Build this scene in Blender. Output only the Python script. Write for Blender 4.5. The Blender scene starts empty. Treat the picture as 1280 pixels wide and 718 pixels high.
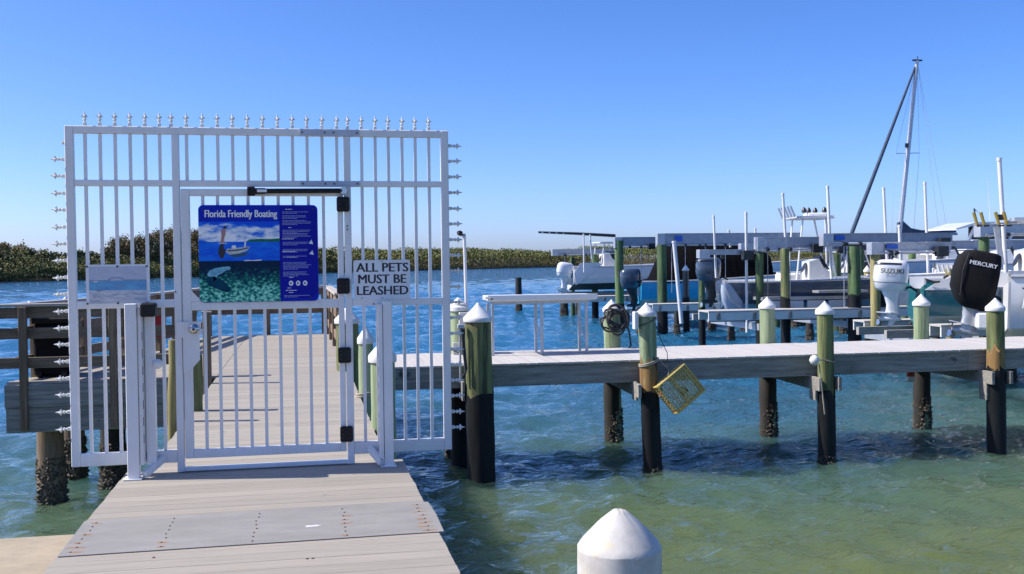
import bpy, math, random
import numpy as np
from mathutils import Vector, Matrix

random.seed(7); rng = np.random.default_rng(7)
S = bpy.context.scene
COL = S.collection

# ------------------------------------------------------------------ camera
F_PX, W_PX, H_PX = 1300.0, 1280.0, 718.0
YAW, PIT, ROL = math.radians(11.357), math.radians(1.533), math.radians(0.606)
EYE = np.array([0.0, 0.0, 1.511])
_F = np.array([math.sin(YAW)*math.cos(PIT), math.cos(YAW)*math.cos(PIT), -math.sin(PIT)])
_R = np.array([math.cos(YAW), -math.sin(YAW), 0.0])
_U = np.cross(_R, _F)
_R2 = _R*math.cos(ROL) - _U*math.sin(ROL)
_U2 = _R*math.sin(ROL) + _U*math.cos(ROL)
cam = bpy.data.cameras.new('camera'); camo = bpy.data.objects.new('camera', cam)
COL.objects.link(camo); S.camera = camo
cam.sensor_width = 36.0; cam.lens = 36.0*F_PX/W_PX
cam.clip_start = 0.05; cam.clip_end = 6000
camo.matrix_world = Matrix(((_R2[0], _U2[0], -_F[0], EYE[0]), (_R2[1], _U2[1], -_F[1], EYE[1]),
                            (_R2[2], _U2[2], -_F[2], EYE[2]), (0, 0, 0, 1)))

# ------------------------------------------------------------------ sky, sun, exposure
SUN_EL = math.radians(46.0)
SUN_AZ = math.radians(10.0)               # from -X turned towards +Y
to_sun = Vector((-math.cos(SUN_AZ)*math.cos(SUN_EL), math.sin(SUN_AZ)*math.cos(SUN_EL), math.sin(SUN_EL)))
wd = bpy.data.worlds.new('World'); S.world = wd; wd.use_nodes = True
nt = wd.node_tree; bg = nt.nodes['Background']
sky = nt.nodes.new('ShaderNodeTexSky'); sky.sky_type = 'NISHITA'; sky.sun_disc = False
sky.sun_elevation = SUN_EL
sky.sun_rotation = math.atan2(to_sun.x, to_sun.y)
sky.altitude = 0; sky.air_density = 0.6; sky.dust_density = 1.0; sky.ozone_density = 4.0
hs = nt.nodes.new('ShaderNodeHueSaturation'); hs.inputs['Saturation'].default_value = 1.2
tn = nt.nodes.new('ShaderNodeMix'); tn.data_type = 'RGBA'; tn.blend_type = 'MULTIPLY'; tn.inputs['Factor'].default_value = 1; tn.inputs['B'].default_value = (1.0, 1.0, 1.22, 1)
nt.links.new(sky.outputs[0], hs.inputs['Color']); nt.links.new(hs.outputs[0], tn.inputs['A']); nt.links.new(tn.outputs['Result'], bg.inputs[0])
bg.inputs[1].default_value = 0.137
sl = bpy.data.lights.new('sun', 'SUN'); sl.energy = 4.8; sl.angle = math.radians(0.53); sl.color = (1.0, 0.945, 0.86)
so = bpy.data.objects.new('sun', sl); COL.objects.link(so)
so.rotation_euler = (-to_sun).to_track_quat('-Z', 'Y').to_euler()
S.view_settings.view_transform = 'Standard'; S.view_settings.look = 'None'
S.view_settings.exposure = 0.5; S.view_settings.gamma = 1.0
S.view_settings.use_curve_mapping = False
S.render.engine = 'CYCLES'
S.cycles.max_bounces = 8; S.cycles.diffuse_bounces = 3; S.cycles.glossy_bounces = 4
S.cycles.sample_clamp_indirect = 6.0; S.cycles.caustics_reflective = False; S.cycles.caustics_refractive = False

# ------------------------------------------------------------------ surveying: a picture point at a known distance
def ray(px, py):
    return _F + _R2*(px - W_PX/2)/F_PX + _U2*(H_PX/2 - py)/F_PX
def aty(px, py, Y):
    d = ray(px, py); return EYE + d*(Y/d[1])
def atz(px, py, z):
    d = ray(px, py); return EYE + d*((z - EYE[2])/d[2])
ZW = -1.65                                   # water level; deck level is 0

# ------------------------------------------------------------------ mesh building
ORG = {}
def nrm(v):
    v = np.asarray(v, float); l = np.linalg.norm(v); return v/l if l > 1e-12 else v
class MB:
    def __init__(s): s.v = []; s.f = []
    def _add(s, vs, fs):
        b = len(s.v); s.v.extend([tuple(map(float, p)) for p in vs]); s.f.extend([tuple(b+i for i in q) for q in fs]); return s
    def frame(s, c, ax, ay, az, sx, sy, sz, ch=0.0):
        """box with centre c along unit axes; ch = chamfer"""
        c = np.asarray(c, float); ax, ay, az = map(lambda q: np.asarray(q, float), (ax, ay, az))
        hx, hy, hz = sx/2, sy/2, sz/2
        if ch <= 0:
            vs = [c+ax*i*hx+ay*j*hy+az*k*hz for i in (-1, 1) for j in (-1, 1) for k in (-1, 1)]
            return s._add(vs, [(0, 1, 3, 2), (4, 6, 7, 5), (0, 4, 5, 1), (2, 3, 7, 6), (0, 2, 6, 4), (1, 5, 7, 3)])
        ch = min(ch, hx*.9, hy*.9, hz*.9); vs = []; idx = {}
        for i in (-1, 1):
            for j in (-1, 1):
                for k in (-1, 1):
                    for a in range(3):
                        o = [hx, hy, hz]; e = [hx-ch, hy-ch, hz-ch]; e[a] = o[a]
                        idx[(i, j, k, a)] = len(vs); vs.append(c+ax*i*e[0]+ay*j*e[1]+az*k*e[2])
        fs = []
        sg = (-1, 1)
        for a in range(3):
            o = [q for q in range(3) if q != a]
            for s0 in sg:
                q = []
                for (m, n) in ((-1, -1), (1, -1), (1, 1), (-1, 1)):
                    t = [0, 0, 0]; t[a] = s0; t[o[0]] = m; t[o[1]] = n; q.append(idx[(*t, a)])
                flip = (s0 > 0) == (a == 1)
                fs.append(tuple(q[::-1]) if flip else tuple(q))
        for a in range(3):                      # edges along axis a
            o = [q for q in range(3) if q != a]
            for m in sg:
                for n in sg:
                    q = []
                    for (t0, w) in ((-1, 0), (1, 0), (1, 1), (-1, 1)):
                        t = [0, 0, 0]; t[a] = t0; t[o[0]] = m; t[o[1]] = n; q.append(idx[(*t, o[w])])
                    fs.append(tuple(q))
        for i in sg:
            for j in sg:
                for k in sg: fs.append(tuple(idx[(i, j, k, a)] for a in range(3)))
        return s._add(vs, fs)
    def box(s, c, size, ch=0.0, rz=0.0):
        ca, sa = math.cos(rz), math.sin(rz)
        return s.frame(c, (ca, sa, 0), (-sa, ca, 0), (0, 0, 1), *size, ch)
    def span(s, x0, x1, y0, y1, z0, z1, ch=0.0):
        return s.box(((x0+x1)/2, (y0+y1)/2, (z0+z1)/2), (abs(x1-x0), abs(y1-y0), abs(z1-z0)), ch)
    def beam(s, p0, p1, w, h, up=(0, 0, 1), ch=0.0):
        p0, p1 = np.asarray(p0, float), np.asarray(p1, float); d = nrm(p1-p0)
        side = np.cross(up, d)
        if np.linalg.norm(side) < 1e-6: side = np.cross((1, 0, 0), d)
        side = nrm(side); u = np.cross(d, side)
        return s.frame((p0+p1)/2, d, side, u, np.linalg.norm(p1-p0), w, h, ch)
    def tube(s, pts, r, n=8, cap=True):
        pts = [np.asarray(p, float) for p in pts]; m = len(pts)
        rs = list(r) if hasattr(r, '__len__') else [r]*m
        up = None; vs = []
        for i, p in enumerate(pts):
            d = nrm(pts[min(i+1, m-1)]-pts[max(i-1, 0)])
            if up is None:
                up = np.array((0, 0, 1.0)) if abs(d[2]) < .9 else np.array((1.0, 0, 0))
            a = nrm(np.cross(up, d)); b = np.cross(d, a); up = b
            for k in range(n):
                t = 2*math.pi*k/n; vs.append(p+rs[i]*(a*math.cos(t)+b*math.sin(t)))
        fs = [(i*n+k, i*n+(k+1) % n, (i+1)*n+(k+1) % n, (i+1)*n+k) for i in range(m-1) for k in range(n)]
        if cap: fs += [tuple(range(n))[::-1], tuple((m-1)*n+k for k in range(n))]
        return s._add(vs, fs)
    def lathe(s, prof, c=(0, 0, 0), n=20, axis=None):
        """prof = [(r, z)], revolved about Z (or about axis) through c"""
        c = np.asarray(c, float)
        az = nrm(axis) if axis is not None else np.array((0, 0, 1.0))
        ax = nrm(np.cross((0, 1, 0), az)) if abs(az[1]) < .9 else nrm(np.cross((1, 0, 0), az)); ay = np.cross(az, ax)
        vs = []
        for (r, z) in prof:
            for k in range(n):
                t = 2*math.pi*k/n; vs.append(c+az*z+max(r, 1e-4)*(ax*math.cos(t)+ay*math.sin(t)))
        m = len(prof)
        fs = [(i*n+k, i*n+(k+1) % n, (i+1)*n+(k+1) % n, (i+1)*n+k) for i in range(m-1) for k in range(n)]
        fs += [tuple(range(n))[::-1], tuple((m-1)*n+k for k in range(n))]
        return s._add(vs, fs)
    def loft(s, secs, closed=True, caps=True):
        n = len(secs[0]); vs = [p for q in secs for p in q]; m = len(secs)
        kk = n if closed else n-1
        fs = [(i*n+k, i*n+(k+1) % n, (i+1)*n+(k+1) % n, (i+1)*n+k) for i in range(m-1) for k in range(kk)]
        if caps: fs += [tuple(range(n))[::-1], tuple((m-1)*n+k for k in range(n))]
        return s._add(vs, fs)
    def prism(s, poly, o, ax, ay, az, d):
        """flat outline poly (u, v) in plane o+u*ax+v*ay, thickened by d along az"""
        o, ax, ay, az = [np.asarray(q, float) for q in (o, ax, ay, az)]; n = len(poly)
        a = [o+ax*u+ay*v for u, v in poly]; b = [p+az*d for p in a]
        return s._add(a+b, [tuple(range(n))[::-1], tuple(range(n, 2*n))]+[(k, (k+1) % n, n+(k+1) % n, n+k) for k in range(n)])
    def mesh(s, name, mat, smooth=None, off=(0, 0, 0)):
        me = bpy.data.meshes.new(name)
        vs = np.asarray(s.v, float)-np.asarray(off, float)
        me.from_pydata(vs.tolist(), [], s.f)
        import bmesh
        bm = bmesh.new(); bm.from_mesh(me); bmesh.ops.recalc_face_normals(bm, faces=bm.faces); bm.to_mesh(me); bm.free()
        if mat is not None: me.materials.append(M[mat] if isinstance(mat, str) else mat)
        if smooth is not None:
            me.polygons.foreach_set('use_smooth', [True]*len(me.polygons))
            me.set_sharp_from_angle(angle=math.radians(smooth))
        return me
    def build(s, name, mat, parent=None, smooth=None):
        off = ORG.get(parent.name, (0, 0, 0)) if parent else (0, 0, 0)
        o = bpy.data.objects.new(name, s.mesh(name, mat, smooth, off)); COL.objects.link(o)
        if parent: o.parent = parent; ORG[o.name] = off
        return o
def inst(mesh, name, parent, loc, rot=None, scale=None):
    o = bpy.data.objects.new(name, mesh); COL.objects.link(o)
    off = np.asarray(ORG.get(parent.name, (0, 0, 0))) if parent else np.zeros(3)
    o.location = tuple(np.asarray(loc, float)-off)
    if rot is not None: o.rotation_euler = rot
    if scale is not None: o.scale = scale
    if parent: o.parent = parent
    return o
def tag(o, label=None, cat=None, group=None, kind=None):
    if label: o['label'] = label
    if cat: o['category'] = cat
    if group: o['group'] = group
    if kind: o['kind'] = kind
    return o
def thing(name, label, cat, loc=(0, 0, 0), group=None, kind=None):
    o = bpy.data.objects.new(name, None); COL.objects.link(o); o.location = tuple(map(float, loc))
    o.empty_display_size = .2; ORG[o.name] = tuple(map(float, loc))
    return tag(o, label, cat, group, kind)
def text_obj(txt, size, mat, parent, o, ax, ay, name='lettering', bold=0.0, width=None, ext=0.0006, spacing=1.0):
    """printed lettering: lower-left corner o, along ax, up ay"""
    cu = bpy.data.curves.new(name, 'FONT'); cu.body = txt; cu.size = size; cu.extrude = ext
    cu.resolution_u = 3; cu.space_character = spacing
    t = bpy.data.objects.new('tmp', cu); COL.objects.link(t)
    dg = bpy.context.evaluated_depsgraph_get(); me = bpy.data.meshes.new_from_object(t.evaluated_get(dg))
    bpy.data.objects.remove(t); bpy.data.curves.remove(cu)
    n = len(me.vertices); co = np.empty(n*3); me.vertices.foreach_get('co', co); co = co.reshape(-1, 3)
    ax, ay = nrm(ax), nrm(ay); az = np.cross(ax, ay)
    co[:, 0] -= co[:, 0].min()
    if width: co[:, 0] *= width/max(co[:, 0].max(), 1e-6)
    off = np.asarray(ORG.get(parent.name, (0, 0, 0)))
    w = np.asarray(o, float)-off+co[:, :1]*ax+co[:, 1:2]*ay+co[:, 2:]*az
    if bold:
        fs = [tuple(q.vertices) for q in me.polygons]; vs = []; ff = []
        for k, sh in enumerate((-1, 0, 1)):
            vs += (w+ax*bold*sh+az*.00015*k).tolist(); ff += [tuple(i+k*n for i in q) for q in fs]
        bpy.data.meshes.remove(me); me = bpy.data.meshes.new(name); me.from_pydata(vs, [], ff); me.update()
    else:
        me.vertices.foreach_set('co', w.ravel()); me.update()
    me.materials.clear(); me.materials.append(M[mat])
    ob = bpy.data.objects.new(name, me); COL.objects.link(ob); ob.parent = parent; ORG[ob.name] = tuple(off)
    return ob

# ------------------------------------------------------------------ materials
M = {}
def mat(name, c, c2=None, rough=.6, metal=0., scale=(3, 3, 3), detail=5., bump=0., bscale=None, vary=0., spots=None,
        lo=.35, hi=.65, spec=.5, coat=0., trans=0., sss=0.):
    """noise blend of two colours in world space, per-object brightness change, optional spots (colour, scale, threshold)"""
    m = bpy.data.materials.new(name); m.use_nodes = True; n = m.node_tree.nodes; l = m.node_tree.links
    b = n['Principled BSDF']; b.inputs['Roughness'].default_value = rough; b.inputs['Metallic'].default_value = metal
    b.inputs['Specular IOR Level'].default_value = spec; b.inputs['Coat Weight'].default_value = coat
    g = n.new('ShaderNodeNewGeometry')
    mp = n.new('ShaderNodeMapping'); mp.inputs['Scale'].default_value = scale; l.new(g.outputs['Position'], mp.inputs[0])
    tx = n.new('ShaderNodeTexNoise'); tx.inputs['Scale'].default_value = 1.0; tx.inputs['Detail'].default_value = detail
    tx.inputs['Roughness'].default_value = .72
    l.new(mp.outputs[0], tx.inputs['Vector'])
    rp = n.new('ShaderNodeMapRange'); rp.inputs[1].default_value = lo; rp.inputs[2].default_value = hi
    l.new(tx.outputs['Fac'], rp.inputs[0])
    mx = n.new('ShaderNodeMix'); mx.data_type = 'RGBA'
    mx.inputs['A'].default_value = (*c, 1); mx.inputs['B'].default_value = (*(c2 or tuple(q*.85 for q in c)), 1)
    l.new(rp.outputs[0], mx.inputs['Factor']); out = mx.outputs['Result']
    if spots:
        for (sc, ss, th) in spots:
            t2 = n.new('ShaderNodeTexNoise'); t2.inputs['Scale'].default_value = ss; t2.inputs['Detail'].default_value = 6
            t2.inputs['Roughness'].default_value = .7
            l.new(g.outputs['Position'], t2.inputs['Vector'])
            r2 = n.new('ShaderNodeMapRange'); r2.inputs[1].default_value = th; r2.inputs[2].default_value = th+.07
            l.new(t2.outputs['Fac'], r2.inputs[0])
            m2 = n.new('ShaderNodeMix'); m2.data_type = 'RGBA'; m2.inputs['B'].default_value = (*sc, 1)
            l.new(r2.outputs[0], m2.inputs['Factor']); l.new(out, m2.inputs['A']); out = m2.outputs['Result']
    if vary:
        oi = n.new('ShaderNodeObjectInfo'); r3 = n.new('ShaderNodeMapRange')
        r3.inputs[3].default_value = 1-vary; r3.inputs[4].default_value = 1+vary; l.new(oi.outputs['Random'], r3.inputs[0])
        h = n.new('ShaderNodeHueSaturation'); l.new(r3.outputs[0], h.inputs['Value']); l.new(out, h.inputs['Color']); out = h.outputs[0]
    l.new(out, b.inputs['Base Color'])
    if bump:
        t4 = tx
        if bscale:
            mp4 = n.new('ShaderNodeMapping'); mp4.inputs['Scale'].default_value = bscale; l.new(g.outputs['Position'], mp4.inputs[0])
            t4 = n.new('ShaderNodeTexNoise'); t4.inputs['Scale'].default_value = 1; t4.inputs['Detail'].default_value = 6; l.new(mp4.outputs[0], t4.inputs['Vector'])
        bp = n.new('ShaderNodeBump'); bp.inputs['Strength'].default_value = min(1, bump*10); bp.inputs['Distance'].default_value = bump
        l.new(t4.outputs['Fac'], bp.inputs['Height']); l.new(bp.outputs[0], b.inputs['Normal'])
    M[name] = m
    return m
RUST = (.22, .09, .03)
mat('white_paint', (.80, .80, .80), (.70, .70, .69), .38, scale=(6, 6, 2), spots=[((.30, .24, .18), 30, .70)], bump=.0012, bscale=(40, 40, 40))
mat('bare_spike', (.78, .78, .76), (.6, .6, .58), .4, scale=(30, 30, 30))
mat('grey_metal', (.43, .45, .49), (.33, .345, .38), .45, .3, scale=(5, 5, 5))
mat('splice', (.52, .55, .62), (.42, .45, .52), .45, .2, scale=(12, 12, 12))
mat('galv', (.56, .57, .59), (.44, .45, .47), .42, .55, scale=(8, 8, 8), bump=.001, bscale=(60, 60, 60))
mat('black_plastic', (.008, .008, .009), (.018, .018, .018), .5, spec=.25, scale=(20, 20, 20))
mat('black_wrap', (.006, .007, .008), (.016, .018, .02), .55, scale=(6, 6, 1.2), bump=.004, bscale=(9, 9, 2.5), spots=[((.06, .06, .052), 7, .68)], spec=.2)
mat('steel', (.6, .58, .55), (.4, .38, .36), .22, 1.0, scale=(20, 20, 20))
mat('plank', (.355, .318, .264), (.262, .235, .195), .75, scale=(1.6, 60, 60), detail=6, vary=.09, bump=.002, bscale=(2.0, 90, 90),
    spots=[((.20, .175, .15), 3.2, .64), ((.42, .40, .37), 21, .735)])
mat('dock_plank', (.50, .475, .45), (.40, .38, .355), .75, scale=(50, 1.5, 50), vary=.05, bump=.002, bscale=(90, 2, 90))
mat('grey_plate', (.275, .262, .240), (.215, .205, .188), .7, scale=(2, 6, 6), detail=7, spots=[((.40, .39, .38), 5, .74)], bump=.0015, bscale=(70, 70, 70))
mat('rust', (.24, .10, .035), (.34, .17, .06), .8, scale=(60, 60, 60))
mat('screw', (.08, .07, .06), (.16, .09, .05), .5, .6, scale=(80, 80, 80))
mat('stain', (.66, .64, .61), (.5, .5, .5), .7, scale=(50, 50, 50))
mat('timber_dark', (.25, .178, .115), (.12, .086, .057), .8, scale=(2, 22, 22), detail=7, vary=.15, bump=.006, bscale=(3, 40, 40))
mat('timber_post', (.26, .178, .108), (.11, .078, .050), .8, scale=(24, 24, 1.8), detail=7, vary=.15, bump=.006, bscale=(40, 40, 3))
mat('timber_weather', (.345, .325, .285), (.16, .15, .132), .85, scale=(1.6, 24, 24), detail=7, vary=.1, bump=.006, bscale=(2.5, 45, 45), spots=[((.06, .058, .05), 2.4, .62)])
mat('timber_cap', (.42, .385, .345), (.30, .27, .235), .8, scale=(3, 24, 24), vary=.1, bump=.004)
mat('pile_green', (.20, .225, .085), (.040, .050, .022), .85, lo=.40, hi=.62, scale=(11, 11, .55), detail=8, vary=.12, bump=.02, bscale=(22, 22, .9), spots=[((.26, .17, .07), 2.6, .60), ((.035, .04, .02), 9, .63)])
mat('pile_pale', (.31, .375, .22), (.10, .145, .072), .85, lo=.42, hi=.66, scale=(10, 10, .5), detail=8, vary=.1, bump=.018, bscale=(22, 22, .9), spots=[((.36, .25, .10), 2.2, .61), ((.07, .10, .05), 8, .63)])
mat('pile_yellow', (.34, .285, .115), (.13, .125, .055), .85, lo=.42, hi=.64, scale=(8, 8, .5), detail=8, vary=.1, bump=.008, bscale=(26, 26, 1.4))
mat('pile_far', (.115, .185, .072), (.030, .050, .024), .85, lo=.42, hi=.62, scale=(6, 6, .5), detail=7, vary=.2, bump=.010, bscale=(18, 18, 1.4), spots=[((.16, .12, .06), 1.6, .62)])
mat('pile_brown', (.30, .17, .055), (.13, .085, .035), .85, scale=(12, 12, .8), detail=8, lo=.40, hi=.62, bump=.008, bscale=(26, 26, 1.4))
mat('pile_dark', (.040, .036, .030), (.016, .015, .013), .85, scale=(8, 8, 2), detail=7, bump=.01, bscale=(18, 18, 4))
mat('cap_white', (.78, .775, .765), (.60, .59, .565), .5, scale=(5, 5, 5), bump=.001, spots=[((.52, .48, .38), 7, .70)])
mat('cap_aged', (.60, .575, .535), (.44, .415, .375), .65, scale=(7, 7, 7), detail=8, bump=.006, bscale=(24, 24, 24), spots=[((.55, .49, .38), 8, .57), ((.42, .40, .37), 24, .63)])
mat('oyster', (.15, .125, .09), (.035, .03, .024), .85, scale=(22, 22, 22), detail=6, spots=[((.33, .30, .25), 24, .62)])
mat('concrete', (.40, .33, .235), (.30, .25, .175), .9, scale=(4, 4, 4), detail=8, bump=.004, bscale=(60, 60, 60))
mat('rope', (.42, .38, .30), (.30, .26, .2), .9, scale=(80, 80, 80))
mat('rope_dark', (.06, .06, .065), (.03, .03, .03), .8, scale=(60, 60, 60))
mat('trap_yellow', (.58, .43, .09), (.44, .36, .15), .6, scale=(16, 16, 16), spots=[((.40, .20, .08), 9, .64)])
mat('float_white', (.74, .74, .72), (.6, .6, .56), .5, scale=(20, 20, 20))
mat('red', (.40, .012, .012), (.30, .01, .01), .4, scale=(10, 10, 10))
mat('orange_red', (.50, .06, .03), (.4, .05, .03), .5, scale=(14, 14, 14))
mat('sign_blue', (.004, .026, .46), (.003, .020, .40), .45, spec=.15, scale=(3, 3, 3))
mat('sign_navy', (.005, .010, .33), (.004, .008, .29), .45, spec=.15, scale=(3, 3, 3))
mat('sign_white', (.78, .80, .82), (.68, .70, .74), .4, scale=(4, 4, 4), spots=[((.5, .5, .5), 22, .74)])
mat('print_white', (.80, .80, .80), (.76, .76, .78), .5)
mat('print_pale', (.30, .34, .62), (.22, .26, .55), .5, scale=(400, 400, 400), detail=1)
mat('print_black', (.012, .012, .014), (.025, .025, .03), .5)
mat('print_sky', (.010, .11, .72), (.02, .20, .80), .5, spec=.15, scale=(3, 3, 6))
mat('print_cloud', (.86, .88, .90), (.40, .50, .68), .5, lo=.42, hi=.62, spec=.15, scale=(26, 26, 44), detail=6)
mat('print_trees', (.02, .22, .08), (.01, .11, .06), .5, spec=.15, scale=(60, 60, 60))
mat('print_sea', (.006, .09, .66), (.012, .20, .82), .5, spec=.15, scale=(6, 6, 26))
mat('print_deep', (.002, .030, .075), (.003, .065, .11), .5, spec=.1, scale=(12, 12, 12))
mat('print_bed', (.004, .15, .12), (.20, .70, .50), .5, spec=.15, scale=(46, 46, 70), detail=6, lo=.40, hi=.66)
mat('print_mid', (.003, .060, .075), (.010, .20, .17), .5, scale=(40, 40, 60), detail=6, lo=.42, hi=.68, spec=.1)
mat('print_line', (.03, .10, .16), (.02, .07, .12), .5)
mat('print_animal', (.26, .58, .70), (.10, .30, .42), .5, spec=.15, scale=(26, 26, 26))
mat('print_boat', (.62, .62, .56), (.42, .43, .42), .5, scale=(30, 30, 30))
mat('print_skin', (.45, .22, .18), (.36, .2, .2), .5, scale=(60, 60, 60))
mat('faded_paper', (.50, .54, .63), (.40, .44, .55), .5, scale=(9, 9, 30), detail=7)
mat('faded_blue', (.13, .40, .62), (.10, .26, .50), .5, scale=(8, 8, 20))
mat('faded_grey', (.20, .24, .34), (.27, .31, .42), .5, scale=(20, 20, 30))
mat('faded_sand', (.55, .57, .61), (.33, .36, .43), .5, scale=(14, 14, 60), detail=7, lo=.45, hi=.62)
mat('gel_white', (.78, .78, .77), (.70, .70, .69), .25, scale=(1.5, 1.5, 1.5), coat=.4)
mat('gel_cream', (.72, .70, .64), (.62, .60, .55), .3, scale=(1.5, 1.5, 1.5), coat=.3)
mat('gel_grey', (.085, .11, .145), (.07, .09, .12), .25, scale=(1, 1, 2), coat=.4)
mat('gel_palegrey', (.40, .45, .52), (.34, .39, .46), .3, scale=(1, 1, 2), coat=.3)
mat('gel_blue', (.03, .40, .64), (.025, .34, .58), .25, scale=(1, 1, 2), coat=.4)
mat('gel_teal', (.015, .17, .20), (.012, .13, .16), .25, scale=(1, 1, 2), coat=.4)
mat('gel_dark', (.02, .03, .045), (.015, .02, .03), .3, scale=(1, 1, 2), coat=.3)
mat('bottom_paint', (.03, .032, .035), (.05, .05, .052), .7, scale=(2, 2, 4))
mat('engine_navy', (.03, .05, .085), (.05, .075, .115), .22, scale=(4, 4, 4), coat=.7)
mat('engine_dark', (.015, .017, .02), (.03, .032, .036), .35, scale=(6, 6, 6))
mat('engine_white', (.76, .77, .77), (.68, .69, .70), .2, scale=(3, 3, 3), coat=.6)
mat('cover_cloth', (.006, .006, .007), (.011, .011, .012), .85, spec=.2, scale=(4, 4, 4), bump=.02, bscale=(3.0, 3.0, 2.0))
mat('tent_cloth', (.0018, .0018, .0024), (.004, .004, .005), .95, spec=.1, scale=(3, 3, 3), bump=.05, bscale=(5, 2, .8))
mat('pvc', (.72, .72, .72), (.60, .60, .60), .45, scale=(2, 2, 1))
mat('gold', (.50, .34, .05), (.38, .27, .06), .35, .4, scale=(10, 10, 10))
mat('glass_dark', (.015, .02, .03), (.03, .04, .055), .08, scale=(2, 2, 2))
mat('canvas_blue', (.03, .05, .09), (.05, .08, .13), .8, scale=(5, 5, 5))
mat('label_blue', (.02, .10, .50), (.03, .16, .6), .5, scale=(10, 10, 10))
mat('bark', (.09, .065, .045), (.05, .036, .026), .9, scale=(9, 9, 1.5), bump=.01)
mat('mud', (.055, .048, .035), (.085, .07, .045), .95, scale=(.6, .6, .6), detail=8)
mat('leaf_mangrove', (.085, .110, .020), (.180, .170, .042), .7, scale=(.16, .16, .3), detail=7, lo=.38, hi=.62)
mat('leaf_fringe', (.15, .135, .035), (.235, .18, .065), .8, scale=(.13, .13, .5), detail=7, lo=.38, hi=.62)
mat('leaf_dark', (.045, .060, .016), (.130, .128, .034), .7, scale=(.35, .35, .35), detail=6, lo=.38, hi=.62)
mat('leaf_pine', (.085, .080, .022), (.185, .125, .045), .75, scale=(.3, .3, .2), detail=6, lo=.36, hi=.62)
mat('leaf_olive', (.085, .100, .024), (.165, .155, .045), .75, scale=(.3, .3, .3), detail=6, lo=.36, hi=.62)

def print_mat(name, base, stops, scale, zfun):
    """flat print: noise plus a height profile (world z) drives a colour ramp"""
    m = bpy.data.materials.new(name); m.use_nodes = True; n = m.node_tree.nodes; l = m.node_tree.links
    b = n['Principled BSDF']; b.inputs['Roughness'].default_value = .5; b.inputs['Specular IOR Level'].default_value = .15
    g = n.new('ShaderNodeNewGeometry'); mp = n.new('ShaderNodeMapping'); mp.inputs['Scale'].default_value = scale; l.new(g.outputs['Position'], mp.inputs[0])
    t = n.new('ShaderNodeTexNoise'); t.inputs['Scale'].default_value = 1; t.inputs['Detail'].default_value = 7; t.inputs['Roughness'].default_value = .6; l.new(mp.outputs[0], t.inputs['Vector'])
    s = n.new('ShaderNodeSeparateXYZ'); l.new(g.outputs['Position'], s.inputs[0])
    fc = n.new('ShaderNodeFloatCurve'); r = n.new('ShaderNodeMapRange'); r.inputs[1].default_value = zfun[0]; r.inputs[2].default_value = zfun[1]; l.new(s.outputs['Z'], r.inputs[0])
    cv = fc.mapping.curves[0]; cv.points[0].location = zfun[2][0]; cv.points[1].location = zfun[2][-1]
    for q in zfun[2][1:-1]: cv.points.new(*q)
    fc.mapping.update(); l.new(r.outputs[0], fc.inputs['Value'])
    a = n.new('ShaderNodeMath'); a.operation = 'ADD'; l.new(t.outputs['Fac'], a.inputs[0]); l.new(fc.outputs[0], a.inputs[1])
    a2 = n.new('ShaderNodeMath'); a2.operation = 'SUBTRACT'; a2.inputs[1].default_value = .5; l.new(a.outputs[0], a2.inputs[0])
    cr = n.new('ShaderNodeValToRGB'); l.new(a2.outputs[0], cr.inputs[0]); e = cr.color_ramp.elements
    e[0].position, e[0].color = stops[0][0], (*stops[0][1], 1); e[1].position, e[1].color = stops[-1][0], (*stops[-1][1], 1)
    for q in stops[1:-1]: k = e.new(q[0]); k.color = (*q[1], 1)
    l.new(cr.outputs[0], b.inputs['Base Color']); M[name] = m

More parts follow.
